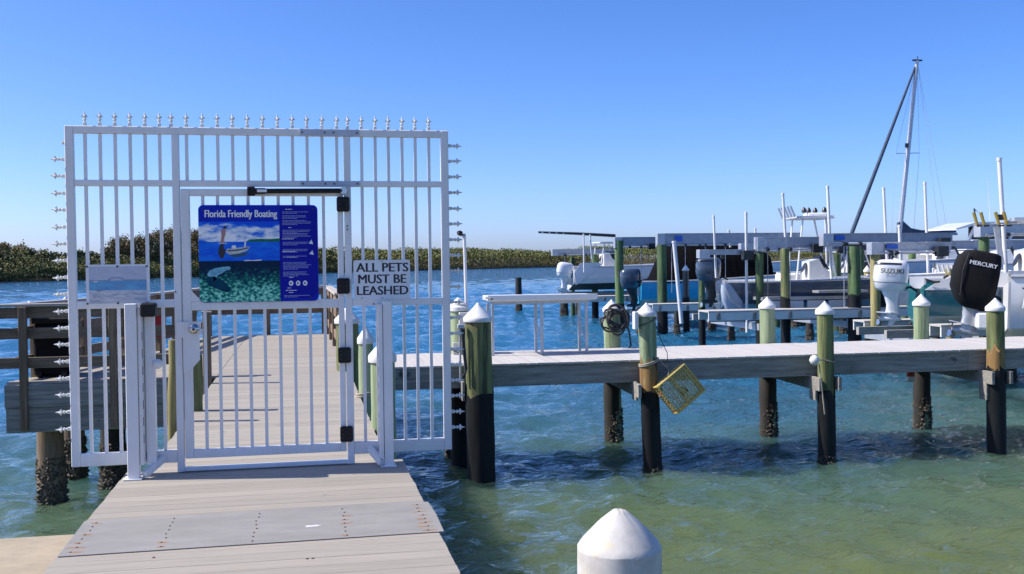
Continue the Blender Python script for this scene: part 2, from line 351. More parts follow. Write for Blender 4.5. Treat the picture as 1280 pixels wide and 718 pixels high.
# ------------------------------------------------------------------ water
def make_water_mat():
    m = bpy.data.materials.new('water'); m.use_nodes = True; n = m.node_tree.nodes; l = m.node_tree.links
    b = n['Principled BSDF']; b.subsurface_method = 'BURLEY'; b.inputs['Subsurface Weight'].default_value = 1.0; b.inputs['Subsurface Radius'].default_value = (.45, .6, .45); b.inputs['Subsurface Scale'].default_value = 3.0
    b.inputs['Roughness'].default_value = .03; b.inputs['IOR'].default_value = 1.5
    g = n.new('ShaderNodeNewGeometry'); sp = n.new('ShaderNodeSeparateXYZ'); l.new(g.outputs['Position'], sp.inputs[0])
    # the bed falls away from the sea wall: sandy green shallows, blue-green channel
    nz = n.new('ShaderNodeTexNoise'); nz.inputs['Scale'].default_value = .16; nz.inputs['Detail'].default_value = 3; l.new(g.outputs['Position'], nz.inputs['Vector'])
    ma = n.new('ShaderNodeMath'); ma.operation = 'MULTIPLY_ADD'; ma.inputs[1].default_value = 14; l.new(nz.outputs['Fac'], ma.inputs[0]); l.new(sp.outputs['Y'], ma.inputs[2])
    mr = n.new('ShaderNodeMapRange'); mr.inputs[1].default_value = 15; mr.inputs[2].default_value = 34; l.new(ma.outputs[0], mr.inputs[0])
    cr = n.new('ShaderNodeValToRGB'); l.new(mr.outputs[0], cr.inputs[0])
    e = cr.color_ramp.elements; e[0].position = 0; e[0].color = (.100, .126, .044, 1); e[1].position = 1; e[1].color = (.016, .105, .200, 1)
    q = e.new(.40); q.color = (.052, .104, .078, 1); q = e.new(.78); q.color = (.024, .090, .140, 1)
    l.new(cr.outputs[0], b.inputs['Base Color'])
    def noise(sc, det, dist=0.):
        mp = n.new('ShaderNodeMapping'); mp.inputs['Scale'].default_value = sc; mp.inputs['Rotation'].default_value = (0, 0, .25); l.new(g.outputs['Position'], mp.inputs[0])
        t = n.new('ShaderNodeTexNoise'); t.inputs['Scale'].default_value = 1; t.inputs['Detail'].default_value = det; t.inputs['Distortion'].default_value = dist; l.new(mp.outputs[0], t.inputs['Vector']); return t
    t1 = noise((1.9, 4.2, 1), 3, .6); t2 = noise((5.0, 11, 1), 4, .5); t3 = noise((.22, .5, 1), 2)
    b1 = n.new('ShaderNodeBump'); b1.inputs['Strength'].default_value = .9; b1.inputs['Distance'].default_value = .085; l.new(t1.outputs['Fac'], b1.inputs['Height'])
    b2 = n.new('ShaderNodeBump'); b2.inputs['Strength'].default_value = .8; b2.inputs['Distance'].default_value = .065; l.new(t2.outputs['Fac'], b2.inputs['Height']); l.new(b1.outputs[0], b2.inputs['Normal'])
    b3 = n.new('ShaderNodeBump'); b3.inputs['Strength'].default_value = .8; b3.inputs['Distance'].default_value = .30; l.new(t3.outputs['Fac'], b3.inputs['Height']); l.new(b2.outputs[0], b3.inputs['Normal'])
    l.new(b3.outputs[0], b.inputs['Normal'])
    M['water'] = m
make_water_mat()
def make_water():
    def axis(a, b, d, lo, hi):
        fine = list(np.arange(a, b, d)); q = []; x = b; st = d
        while x < hi: q.append(x); st *= 1.22; x += st
        q.append(hi); p = []; x = a-d; st = d
        while x > lo: p.append(x); st *= 1.22; x -= st
        p.append(lo); return np.array(p[::-1]+fine+q)
    def grow(a, b, d, g, far):
        q = list(np.arange(a, b, d)); x = b; st = d
        while x < far: q.append(x); st *= g; x += st
        return q
    xr_ = grow(0, 13, .085, 1.02, 420)+[900, 3000]; xl_ = [-v for v in grow(.085, 4, .085, 1.025, 320)+[800, 3000]][::-1]
    xs = np.array(xl_+xr_); ys = np.array([-400, -60, -8, 0, 2, 3]+grow(4, 18, .06, 1.0115, 520)+[700, 1200, 4500])
    X, Y = np.meshgrid(xs, ys); Z = np.zeros_like(X)
    dx = np.gradient(xs)[None, :]; dy = np.gradient(ys)[:, None]
    r = np.random.default_rng(3)
    for i in range(80):
        lam = .24*(26.0**(r.random()**1.15)); th = math.radians(78)+r.normal(0, .62); k = 2*math.pi/lam
        ph = r.random()*6.28; A = .0128*lam/(1+(lam/.95)**1.25)
        lx = lam/max(.12, abs(math.cos(th))); ly = lam/max(.12, abs(math.sin(th)))
        ok = np.clip(lx/(dx*3)-1, 0, 1)*np.clip(ly/(dy*3)-1, 0, 1)*(1+(3.5 if lam > 1.2 else .5)*np.clip((Y-24)/60, 0, 1))
        if lam > 4: ok = ok*np.clip((Y-14)/25, 0, 1)
        u = k*(X*math.cos(th)+Y*math.sin(th))+ph+.7*np.sin(.5*X+.3*Y+i)+.5*np.sin(.11*X-.17*Y+2*i)
        Z += A*ok*(np.sin(u)+.25*np.sin(2*u+1.57))
    Z = ZW+Z*np.clip((Y-2)/1, 0, 1)*np.clip((600-Y)/50, 0, 1)
    ny, nx = X.shape
    me = bpy.data.meshes.new('water'); v = np.stack([X, Y, Z], -1).reshape(-1, 3)
    i = np.arange((ny-1)*(nx-1)); rr, cc = i//(nx-1), i % (nx-1); a = rr*nx+cc
    f = np.stack([a, a+1, a+nx+1, a+nx], -1)
    me.vertices.add(len(v)); me.vertices.foreach_set('co', v.ravel())
    me.loops.add(f.size); me.loops.foreach_set('vertex_index', f.ravel().astype(np.int32))
    me.polygons.add(len(f)); me.polygons.foreach_set('loop_start', np.arange(len(f), dtype=np.int32)*4)
    me.polygons.foreach_set('use_smooth', np.ones(len(f), bool)); me.update(calc_edges=True)
    me.materials.append(M['water']); o = bpy.data.objects.new('water', me); COL.objects.link(o); tag(o, kind='structure')
make_water()

# ------------------------------------------------------------------ far shore
def leaf_cloud(cen, nor, size, mat_, name, parent=None):
    """one mesh of small bent leaf clusters (each two triangles)"""
    n = len(cen); off = np.asarray(ORG.get(parent.name, (0, 0, 0))) if parent else np.zeros(3)
    a = rng.normal(size=(n, 3)); a += nor*.0; a /= np.linalg.norm(a, axis=1)[:, None]
    b = np.cross(a, rng.normal(size=(n, 3))); b /= np.linalg.norm(b, axis=1)[:, None]+1e-9
    sz = size[:, None]*rng.uniform(.6, 1.3, (n, 1))
    c = cen-off
    v = np.stack([c-a*sz*.5, c+b*sz*.42, c+a*sz*.55, c-b*sz*.38], 1).reshape(-1, 3)
    f = (np.arange(n)[:, None]*4+np.arange(4)).astype(np.int32)
    me = bpy.data.meshes.new(name); me.vertices.add(len(v)); me.vertices.foreach_set('co', v.ravel())
    me.loops.add(f.size); me.loops.foreach_set('vertex_index', f.ravel())
    me.polygons.add(n); me.polygons.foreach_set('loop_start', np.arange(n, dtype=np.int32)*4); me.update(calc_edges=True)
    me.materials.append(M[mat_]); o = bpy.data.objects.new(name, me); COL.objects.link(o)
    if parent: o.parent = parent
    return o
SH = [(-260, 365), (-60, 355.5), (0, 353.5), (120, 350), (240, 346.8), (420, 341.2), (560, 337.4), (640, 335.4), (760, 332.6), (900, 330.4), (1100, 327.8), (1400, 324.6)]
shore = np.array([atz(px, py, ZW) for px, py in SH])
seg = np.linalg.norm(np.diff(shore[:, :2], axis=0), axis=1); cum = np.concatenate([[0], np.cumsum(seg)])
def shore_at(s, back=0.0):
    x = np.interp(s, cum, shore[:, 0]); y = np.interp(s, cum, shore[:, 1])
    d = np.hypot(x, y); return np.stack([x*(1+back/d), y*(1+back/d)], -1)
def n1(s, k, seed):
    r = np.random.default_rng(seed); o = 0
    for i in range(6): o = o+np.sin(s*k*(1.7**i)+r.random()*6.28)/(1.5**i)
    return o/2.2
L_SH = cum[-1]
# low muddy island the trees grow on
mb = MB(); ss = np.linspace(0, L_SH, 90)
secs = []
for s in ss:
    row = []
    for bk, z in ((-1.5, ZW-.4), (0, ZW+.12), (6, ZW+.5), (40, ZW+1.0), (400, ZW+1.2)):
        p = shore_at(np.array([s]), np.array([bk+1.2*float(n1(s, .09, 4))]))[0]; row.append((p[0], p[1], z))
    secs.append(row)
mb.loft(secs, closed=False, caps=False); isl = mb.build('terrain', 'mud', smooth=60); tag(isl, kind='structure')
def canopy(name, label, n, s0, s1, b0, b1, hfun, size, mat_, zlo=0.0, pw=.6):
    s = rng.uniform(s0, s1, n); t = rng.random(n)**1.4; bk = b0+(b1-b0)*t
    h = hfun(s, bk); p = shore_at(s, bk)
    fr = 1-(rng.random(n)**2.0)*np.where(t < .25, 1.0, .45)
    z = ZW+.3+zlo+(h-zlo)*fr
    c = np.column_stack([p, z])+rng.normal(0, .25, (n, 3))
    o = leaf_cloud(c, np.zeros((n, 3)), np.full(n, size), mat_, name); tag(o, label, 'vegetation', kind='stuff'); return o
def lump(s, bk, k, seed): return n1(s+bk*.7, k, seed)
sL = float(np.interp(425, [q[0] for q in SH], cum)); sR = L_SH
canopy('mangrove_thicket', 'low green mangrove thicket along the far shore', 150000, sL-30, sR, 5, 60,
       lambda s, b: 4.1+.042*b+1.0*lump(s, b, .045, 1)+.7*lump(s, b, .19, 2)+.5*lump(s, b, .6, 12)+1.3*np.clip(lump(s, b, .02, 3), 0, 1), .50, 'leaf_mangrove')
canopy('shore_scrub', 'brownish fringe of scrub at the far waterline', 60000, sL-30, sR, .5, 9,
       lambda s, b: 1.3+.26*b+.4*lump(s, b, .12, 5)+.35*lump(s, b, .5, 6), .38, 'leaf_fringe')
canopy('waterside_bushes', 'olive grey bushes at the waterline of the left shore', 70000, 0, sL-20, 0, 9,
       lambda s, b: 1.7+.28*b+.6*lump(s, b, .15, 7)+.5*lump(s, b, .5, 8), .30, 'leaf_olive')
canopy('shore_woodland', 'dark woodland understorey behind the left shore', 50000, 0, sL, 8, 30,
       lambda s, b: 4.0+.8*lump(s, b, .1, 9)+.6*lump(s, b, .35, 10), .42, 'leaf_dark')
def tree(kind, label, px, topy, w, back, leaf, group, seed):
    s = float(np.interp(px, [q[0] for q in SH], cum)); p = shore_at(np.array([s]), np.array([back]))[0]
    zt = EYE[2]+(aty(px, topy, p[1])[2]-EYE[2]); z0 = ZW+.6; h = zt-z0
    t = thing(kind, label, 'tree', (p[0], p[1], z0), group)
    r = np.random.default_rng(seed)
    mb = MB(); top = np.array([p[0]+r.normal(0, .3), p[1], z0+h*.9]); base = np.array([p[0], p[1], z0-.3])
    mid = (top+base)/2+np.array([r.normal(0, .25), 0, 0])
    mb.tube([base, mid, top], [.2, .13, .03], 7)
    for i in range(9):
        f = .3+.6*r.random(); a = r.random()*6.28; q = base+(top-base)*f; L = w*.45*(1.15-f)
        mb.tube([q, q+np.array([math.cos(a)*L, math.sin(a)*L, L*.5])], [.06, .015], 5)
    mb.build('trunk', 'bark', t, 40)
    N = 4200; cl = 60; cc = []
    for i in range(cl):
        f = .22+.78*r.random(); a = r.random()*6.28
        rad = (w*.5)*(math.sin(math.pi*min(1, (f*.86+.14)))**.7 if kind != 'shore_pine' else (1.12-f)**.55)*math.sqrt(r.random())
        cc.append((p[0]+math.cos(a)*rad, p[1]+math.sin(a)*rad, z0+h*f*.97))
    cc = np.array(cc); k = r.integers(0, cl, N); sg = w*.085
    c = cc[k]+r.normal(0, 1, (N, 3))*np.array([sg, sg, sg*(.8 if kind != 'shore_pine' else 1.3)])
    leaf_cloud(c, np.zeros((N, 3)), np.full(N, .30), leaf, 'crown', t)
    return t
PINE = 'tall brownish feathery pine in the clump rising behind the gate on the left shore'
for i, (px, ty, w) in enumerate([(133, 312, 4.2), (143, 302, 4.6), (153, 297, 5), (163, 301, 4.5), (174, 298, 5), (186, 294, 5.2), (197, 291, 5), (208, 288, 5.4), (220, 285, 5.4), (233, 288, 5.2), (246, 290, 5.4), (262, 292, 5.6), (280, 291, 5.4), (300, 294, 5.4), (322, 298, 5.4), (345, 302, 5), (366, 305, 5), (384, 307, 4.6)]):
    tree('shore_pine', PINE, px, ty, w, 10+(i*7 % 5)*2.2, 'leaf_pine', 'tall pines on the left shore', 100+i)
ROUND = 'rounded dark green tree at the far left of the shore, left of the gate'
for i, (px, ty, w) in enumerate([(-30, 316, 7), (-8, 313, 6.4), (14, 316, 5.6), (33, 312.5, 6), (52, 314.5, 5), (66, 318, 4.4), (-52, 317, 7), (84, 321, 4.4), (98, 315, 4.6), (115, 317, 4.2)]):
    tree('shore_tree', ROUND, px, ty, w, 9+(i*5 % 4)*2.5, 'leaf_dark', 'round trees on the left shore', 200+i)
for i, (px, ty, w) in enumerate([(398, 312, 5), (410, 314, 5), (4, 306.5, 6), (25, 305.5, 6)]):
    tree('bare_topped_tree', ['greener tree just right of the large blue sign', 'smaller greener tree beside the gate hinge post', 'thin grey topped tree at the left edge', 'thin grey topped tree left of the gate post'][i], px, ty, w, 12+i*3, 'leaf_mangrove' if i < 2 else 'leaf_fringe', None, 300+i)

# ------------------------------------------------------------------ walkway to and beyond the gate
walk = thing('walkway', 'pale composite board walkway leading through the white gate', None, (-.27, 3.2, 0), kind='structure')
def plank_mesh(L, w, t, m, along='x'):
    b = MB(); b.box((0, 0, 0), (L, w, t) if along == 'x' else (w, L, t), .0025); return b.mesh('plank', m)
BW = .1405
XL0, XR0, XL1, XR1, Y_G, Y_END = -1.272, .722, -1.135, .605, 7.80, 22.1
me_a = plank_mesh(XR0-XL0, BW-.0035, .028, 'plank'); me_b = plank_mesh(XR1-XL1, BW-.0035, .028, 'plank')
y = 2.9; i = 0
while y < Y_END:
    near = y < 7.9
    L = (XL0+XR0)/2 if near else (XL1+XR1)/2
    dx = random.uniform(-.004, .004)
    inst(me_a if near else me_b, 'plank', walk, (L+dx, y, -.014+random.uniform(-.0012, .0012)), (random.uniform(-.002, .002), 0, random.uniform(-.0012, .0012)))
    y += BW; i += 1
for x in (XL0+.06, -.27, XR0-.06):
    MB().span(x-.022, x+.022, 2.8, 7.9, -.30, -.029).build('joist', 'timber_weather', walk)
for x in (XL1+.05, -.27, XR1-.05):
    MB().span(x-.022, x+.022, 7.95, Y_END, -.30, -.029).build('joist', 'timber_weather', walk)
for yy in (5.0, 9.6, 13, 17, 20.5):
    MB().span(-1.1, .58, yy-.07, yy+.07, -.50, -.302).build('cross_beam', 'timber_weather', walk)
# grey transition plate with its screw rows
pl = thing('transition_plate', 'flat grey threshold plate with rusty screw rows across the walkway', 'plate', (-.27, 6.05, 0))
po = [(-1.262, 5.675), (.50, 5.700), (.745, 5.700), (.752, 6.10), (.742, 6.42), (.66, 6.455), (-1.275, 6.425)]
MB().prism([(a, b) for a, b in po], (0, 0, .0015), (1, 0, 0), (0, 1, 0), (0, 0, 1), .004).build('plate', 'grey_plate', pl)
sm = MB().lathe([(.0055, 0), (.0055, .003), (.003, .005)], n=8).mesh('screw', 'screw', 30)
rm_l = []
for k in range(4):
    b = MB(); n = 14; r = np.random.default_rng(40+k)
    b._add([(math.cos(6.283*j/n)*.045*r.uniform(.4, 1.15), math.sin(6.283*j/n)*.013*r.uniform(.5, 1.2), 0) for j in range(n)], [tuple(range(n))])
    rm_l.append(b.mesh('rust_stain', 'rust'))
for c, xx in enumerate((-1.205, -.765, -.285, .215, .665)):
    for j in range(8):
        yy = 5.74+j*.088
        inst(sm, 'screw', pl, (xx+random.uniform(-.008, .008), yy, .0053))
        if (c in (0, 4) and random.random() < .8) or (c == 3 and j in (3, 4, 5, 0)) or (c == 1 and j in (0, 1)):
            inst(rm_l[(j+c) % 4], 'rust_stain', pl, (xx+random.uniform(-.015, .015), yy, .0059), (0, 0, random.uniform(-.3, .3)), (random.uniform(.5, 1.3), random.uniform(.6, 1.2), 1))
b = MB(); n = 18; r = np.random.default_rng(9)
b._add([(.03+math.cos(6.283*j/n)*.05*r.uniform(.6, 1.1), 5.99+math.sin(6.283*j/n)*.022*r.uniform(.6, 1.1), .0061) for j in range(n)], [tuple(range(n))])
b.build('white_smear', 'stain', pl)
for (px, py) in ((384, 698.5), (391, 698), (192, 697)):
    p = atz(px, py, .002); inst(sm, 'screw', walk, (p[0], p[1], -.0005), None, (1.5, 1.5, 1))
# concrete sea wall the walkway starts from
p = atz(0, 673, -.05); q = atz(78, 668, -.05)
sw = MB().span(-14, -1.30, -2.0, p[1], -.62, -.05, .012); sw = sw.build('sea_wall', 'concrete')
tag(sw, 'tan concrete sea wall cap in the bottom left corner', 'sea wall')
MB().span(-14, -1.33, -2.0, p[1]-.08, -3, -.625).build('wall_face', 'concrete', sw)

# ------------------------------------------------------------------ the gate
G = thing('security_gate', 'white metal gate with vertical bars and spiked edges across the walkway', 'gate', (-.27, Y_G, 0))
def gx(px, py=195): return float(aty(px, py, Y_G)[0])
def gz(px, py): return float(aty(px, py, Y_G)[2])
xl, xr = -1.622, 1.085; ztop, zbot = 2.48, .075
pw = .056
BARL = [gx(q) for q in (106.7, 125.5, 144.3, 163, 181.8, 200)]
BARC = [gx(q) for q in (233.5, 253, 272.4, 291, 309.9, 328.6, 347.4, 365.8, 384, 402.7, 421)]
BARR = [gx(q) for q in (452, 469, 485.4, 502.5, 519, 536)]
xp2, xp3 = gx(219.5), gx(433.5)
def gpost(x, w, z0, z1): return MB().span(x-w/2, x+w/2, Y_G-.028, Y_G+.028, z0, z1, .004)
gpost(xl+pw/2, pw, zbot, ztop).build('post', 'white_paint', G, 25); gpost(xr-pw/2, pw, zbot, ztop).build('post', 'white_paint', G, 25)
gpost(xp2, .050, .004, ztop-.05).build('post', 'white_paint', G, 25); gpost(xp3, .050, .004, ztop-.05).build('post', 'white_paint', G, 25)
def grail(x0, x1, zt, zb, y0=Y_G-.025, y1=Y_G+.025): return MB().span(x0, x1, y0, y1, zb, zt, .004)
grail(xl+pw, xr-pw, ztop, ztop-.052).build('rail', 'white_paint', G, 25)
z2t, z2b = gz(150, 225.4), gz(150, 233)
zmt, zmb = gz(100, 373.5), gz(100, 383.5)
segs = [(xl+pw, xp2-.025), (xp2+.025, xp3-.025), (xp3+.025, xr-pw)]
for a, b_ in segs: grail(a, b_, z2t, z2b).build('rail', 'white_paint', G, 25)
zm = [(gz(150, 376), gz(150, 385.5)), None, (gz(500, 373), gz(500, 381.5))]
for k in (0, 2): grail(segs[k][0], segs[k][1], *zm[k]).build('rail', 'white_paint', G, 25)
grail(xl+pw, xp2-.025, zbot+.088, zbot).build('bottom_rail', 'white_paint', G, 25)
grail(xp3+.025, xr-pw, zbot+.088, zbot).build('bottom_rail', 'white_paint', G, 25)
grail(xp2+.025, xp3-.025, .035, .006).build('threshold_rail', 'white_paint', G, 25)
def bar_mesh(h):
    b = MB(); b.box((0, 0, 0), (.0225, .0225, h), .002); return b.mesh('bar', 'white_paint')
mLo = bar_mesh(z2b-zbot-.088-.002); mHi = bar_mesh(ztop-.052-z2t-.002)
for xx in BARL+BARR:
    inst(mLo, 'bar', G, (xx, Y_G+.002, (z2b+zbot+.088)/2))
    inst(mHi, 'bar', G, (xx, Y_G, (ztop-.052+z2t)/2))
for xx in BARC: inst(mHi, 'bar', G, (xx, Y_G, (ztop-.052+z2t)/2))
# splice strap bolted over the top corner rails
MB().span(gx(375), gx(449), Y_G-.031, Y_G-.0255, ztop-.050, ztop-.002, .001).build('splice_plate', 'splice', G)
MB().span(gx(375), gx(449), Y_G-.031, Y_G-.0255, z2b+.002, z2t-.002, .001).build('splice_plate', 'splice', G)
bolt = MB().lathe([(.007, 0), (.007, .004), (.004, .006)], n=8, axis=(0, -1, 0)).mesh('bolt', 'screw', 30)
for px in (378, 406, 417, 446):
    inst(bolt, 'bolt', G, (gx(px), Y_G-.031, ztop-.026)); inst(bolt, 'bolt', G, (gx(px), Y_G-.031, (z2t+z2b)/2))
for (px, py) in ((467, 380), (220, 365), (434, 283), (434, 287), (478, 383)):
    inst(bolt, 'bolt', G, (gx(px, py), Y_G-.029, gz(px, py)), None, (.8, .8, .8))
# cast spikes: socket, collar, four-winged point
sp = MB()
sp.box((0, 0, .013), (.024, .024, .026), .002); sp.lathe([(.008, .026), (.008, .040), (.013, .044), (.013, .050), (.008, .054)], n=8)
sp.lathe([(.007, .054), (.011, .066), (.002, .105)], n=8)
for a in range(4):
    ca, sa = math.cos(a*math.pi/2), math.sin(a*math.pi/2)
    sp.prism([(.004, .058), (.024, .068), (.004, .084)], (-sa*.004, ca*.004, 0), (ca, sa, 0), (0, 0, 1), (sa, -ca, 0), .008)
spm = sp.mesh('spike', 'bare_spike', 35)
tops = BARL+[gx(214.5)]+BARC[:1]+BARC[1:]+[gx(435)]+BARR
for xx in sorted(tops): inst(spm, 'spike', G, (xx, Y_G, ztop), (random.uniform(-.03, .03), random.uniform(-.03, .03), 0))
for k in range(18):
    z = gz(82, 178.5+k*21.05)
    if k == 0: inst(spm, 'spike', G, (xl, Y_G, z), (0, -math.pi/2, 0), (1, 1, .25)); continue
    inst(spm, 'spike', G, (xl, Y_G, z), (random.uniform(-.04, .04), -math.pi/2+random.uniform(-.05, .05), 0))
for k in range(19):
    z = gz(558, 182.5+k*19.55)
    inst(spm, 'spike', G, (xr, Y_G, z), (random.uniform(-.04, .04), math.pi/2+random.uniform(-.05, .05), 0))
# hinged leaf
dz1, dz0 = gz(300, 236.8), gz(330, 568.5)
dxl, dxr = gx(227.2, 300), gx(429.3, 300)
dw = .056; D = MB()
YD0, YD1 = Y_G-.024, Y_G+.024
D.span(dxl, dxl+.060, YD0, YD1, dz0, dz1, .004); D.span(dxr-.042, dxr, YD0, YD1, dz0, dz1, .004)
dmt, dmb = gz(330, 375.5), gz(330, 386.5)
for (a, c) in ((dz1, dz1-.050), (dmt, dmb), (dz0+.062, dz0)): D.span(dxl+.060, dxr-.042, YD0+.001, YD1-.001, c, a, .004)
door = D.build('door', 'white_paint', G, 25)
mD = bar_mesh(dz1-dz0-.112)
for px in (259.6, 278, 297, 316, 334.5, 353.5, 372, 391, 409.6):
    inst(mD, 'bar', door, (gx(px-1.6, 500), Y_G+.003, (dz1+dz0+.012)/2))
# gussets at the mid rail, lock plate, keyed knob
MB().prism([(0, 0), (.075, 0), (0, .085)], (dxl+.058, YD0-.001, dmt), (1, 0, 0), (0, 0, 1), (0, -1, 0), .004).build('gusset', 'white_paint', door)
lx0, lx1 = gx(221, 410), gx(252, 410)
lk = MB(); lk.prism([(0, 0), (.045, 0), (.045, -.0), (lx1-lx0, 0), (lx1-lx0, -.10), (lx1-lx0-.012, -.10), (lx1-lx0-.012, -.275), (.078, -.37), (.045, -.37), (.045, -.115), (0, -.115)],
               (lx0, YD0-.006, gz(236, 402)), (1, 0, 0), (0, 0, 1), (0, -1, 0), .008)
lk.build('lock_plate', 'white_paint', door)
kx, kz = gx(243, 411), gz(243, 411)
MB().lathe([(.036, 0), (.036, .006), (.028, .012), (.020, .020), (.024, .034), (.024, .044), (.016, .048)], (kx, YD0-.014, kz), 24, (0, -1, 0)).build('knob', 'steel', door, 30)
MB().lathe([(.009, 0), (.009, .003)], (kx+.002, YD0-.062, kz), 12, (0, -1, 0)).build('keyhole', 'black_plastic', door)
for (px, py, h) in ((428.5, 256, 18), (428.8, 357.5, 19), (430.5, 443.5, 19), (433, 541.5, 19)):
    hx, hz = gx(px, py), gz(px, py); hh = h*.00608
    hb = MB(); hb.span(hx-.047, hx+.047, Y_G-.062, Y_G-.0285, hz-hh/2, hz+hh/2, .010)
    ho = hb.build('hinge', 'black_plastic', door, 30)
    for dx in (-.026, .026):
        for dz in (-.03, 0, .03): inst(bolt, 'bolt', ho, (hx+dx, Y_G-.0622, hz+dz), None, (.6, .6, .6))
# hydraulic closer along the top of the leaf
c0 = np.array([gx(313, 240), Y_G-.075, gz(313, 240)]); c1 = np.array([gx(427, 239), Y_G-.075, gz(427, 239.5)])
MB().tube([c0, c0+(c1-c0)*.16, c0+(c1-c0)*.17, c1], [.022, .022, .018, .018], 14).build('closer_tube', 'black_plastic', G, 30)
MB().span(c0[0]-.02, c0[0]+.035, Y_G-.07, Y_G-.026, c0[2]-.032, c0[2]+.032, .004).build('closer_bracket', 'black_plastic', G)
cb = MB(); cb.lathe([(.026, -.015), (.026, .015)], (c1[0]+.012, Y_G-.075, c1[2]), 12, (0, -1, 0)); cb.span(c1[0]-.005, c1[0]+.03, Y_G-.07, Y_G-.026, c1[2]-.03, c1[2]+.035, .003)
cb.build('closer_bracket', 'steel', G, 30)
MB().span(gx(322, 240), gx(334, 240), Y_G-.0985, Y_G-.0965, gz(328, 241.5), gz(328, 238.2)).build('closer_label', 'print_white', G)
# supporting legs in front of the frame, with channels and foot plates
def leg(px0, px1, pyb, pyt, yy):
    x0, x1 = float(aty(px0, 500, yy)[0]), float(aty(px1, 500, yy)[0]); zt = float(aty(px0, pyt, yy)[2])
    o = MB().span(x0, x1, yy-.035, yy+.035, .006, zt, .004).build('support_leg', 'white_paint', G, 25)
    MB().span(x0-.028, x1+.018, yy-.055, yy+.07, .001, .011, .002).build('foot_plate', 'white_paint', o)
    return o, x0, x1, zt
YL = 7.62
l1, a0, a1, zt1 = leg(158.5, 173.5, 597, 380, YL)
l2, b0, b1, zt2 = leg(479.5, 491, 580, 377, YL+.02)
MB().span(a1+.004, a1+.028, YL-.02, Y_G-.03, .10, zt1-.02, .002).build('channel', 'white_paint', G)
MB().span(b0-.034, b0-.004, YL-.02, Y_G-.03, .06, zt2-.02, .002).build('channel', 'white_paint', G)
for k in range(7):
    MB().span(b0-.036, b0-.0345, YL+.02, YL+.035, .25+k*.11, .29+k*.11).build('slot', 'grey_metal', G)
    MB().span(a1+.0285, a1+.030, YL+.0, YL+.016, .25+k*.12, .31+k*.12).build('slot', 'black_plastic', G)
x2 = float(aty(182.5, 480, 7.72)[0]); x3 = float(aty(194.5, 480, 7.72)[0])
MB().span(x2, x3, 7.69, 7.76, .09, zt1-.06, .004).build('inner_post', 'white_paint', G, 25)
MB().beam((a1+.03, YL-.02, .03), (x3+.045, 7.775, .115), .04, .045, ch=.003).build('brace', 'white_paint', G)
MB().beam((b0-.02, YL-.01, .03), (b0-.10, 7.775, .115), .04, .045, ch=.003).build('brace', 'white_paint', G)
bx0, bx1 = float(aty(175.5, 386, 7.60)[0]), float(aty(195, 386, 7.60)[0])
bb = MB(); bb.span(bx0, bx1, 7.56, 7.68, float(aty(185, 396, 7.6)[2]), float(aty(185, 379, 7.6)[2]), .010)
bb.build('latch_housing', 'black_plastic', G, 30)
MB().lathe([(.035, 0), (.035, .02), (.022, .035), (.01, .04)], (x3+.02, 7.70, float(aty(200, 455, 7.7)[2])), 14, (0, -1, 0)).build('knob', 'white_paint', G, 30)

# ------------------------------------------------------------------ signs on the gate
YS = Y_G-.036
def sx(px, py): return float(aty(px, py, YS)[0])
def sz(px, py): return float(aty(px, py, YS)[2])
def rrect(w, h, r, n=5):
    o = []
    for (cx, cy, a0) in ((w-r, r, -90), (w-r, h-r, 0), (r, h-r, 90), (r, r, 180)):
        for k in range(n+1):
            a = math.radians(a0+90*k/n); o.append((cx+r*math.cos(a), cy+r*math.sin(a)))
    return o
AX, AZ, AN = (1, 0, 0), (0, 0, 1), (0, -1, 0)
x0, x1 = sx(248.5, 310), sx(397.6, 310); z0, z1 = sz(320, 377.5), sz(320, 256.5); w, h = x1-x0, z1-z0
sg = thing('boating_sign', 'large blue picture sign with boat, manatee and text on the gate door', 'sign', (x0+w/2, YS, z0))
MB().prism(rrect(w, h, .035), (x0, YS, z0), AX, AZ, AN, .003).build('panel', 'sign_blue', sg)
print_mat('scene_sky', None, [(.42, (.008, .09, .70)), (.50, (.03, .22, .80)), (.56, (.45, .56, .76)), (.66, (.90, .91, .93))], (7, 7, 17), (z0+.42*h, z0+.86*h, [(0, .5), (.42, .50), (.55, .66), (.72, .60), (.86, .42), (1, .28)]))
print_mat('scene_bed', None, [(.30, (.001, .020, .055)), (.44, (.003, .060, .085)), (.52, (.006, .16, .13)), (.60, (.06, .38, .28)), (.70, (.34, .80, .60))], (44, 44, 62), (z0, z0+.44*h, [(0, .62), (.35, .56), (.62, .44), (.85, .24), (1, .2)]))
def lay(poly, m, d, name):
    """printed shape in sign units 0..1, d = layer"""
    return MB().prism([(u*w, v*h) for u, v in poly], (x0, YS-.003-.0006*d, z0), AX, AZ, AN, .0005).build(name, m, sg)
CX = .675
lay([(CX, .03), (.93, .03), (.97, .05), (.992, .1), (.992, .94), (.965, .985), (CX, .985)], 'sign_navy', 0, 'text_column')
lay([(.0, .42), (CX-.002, .42), (CX-.002, .83), (.0, .83)], 'scene_sky', 0, 'printed_sky')
lay([(.0, .625), (.39, .62), (.42, .645), (.50, .65), (.60, .648), (CX-.002, .655), (CX-.002, .61), (.0, .61)], 'print_trees', 2, 'printed_shore')
lay([(.0, .42), (CX-.002, .42), (CX-.002, .62), (.38, .622), (.0, .622)], 'print_sea', 3, 'printed_sea')
lay([(.0, .035), (.03, .006), (CX-.002, .003), (CX-.002, .425), (.0, .425)], 'scene_bed', 4, 'printed_seabed')
lay([(.05, .25), (.12, .27), (.20, .22), (.27, .13), (.23, .10), (.16, .13), (.09, .17)], 'print_deep', 6, 'printed_shadow')
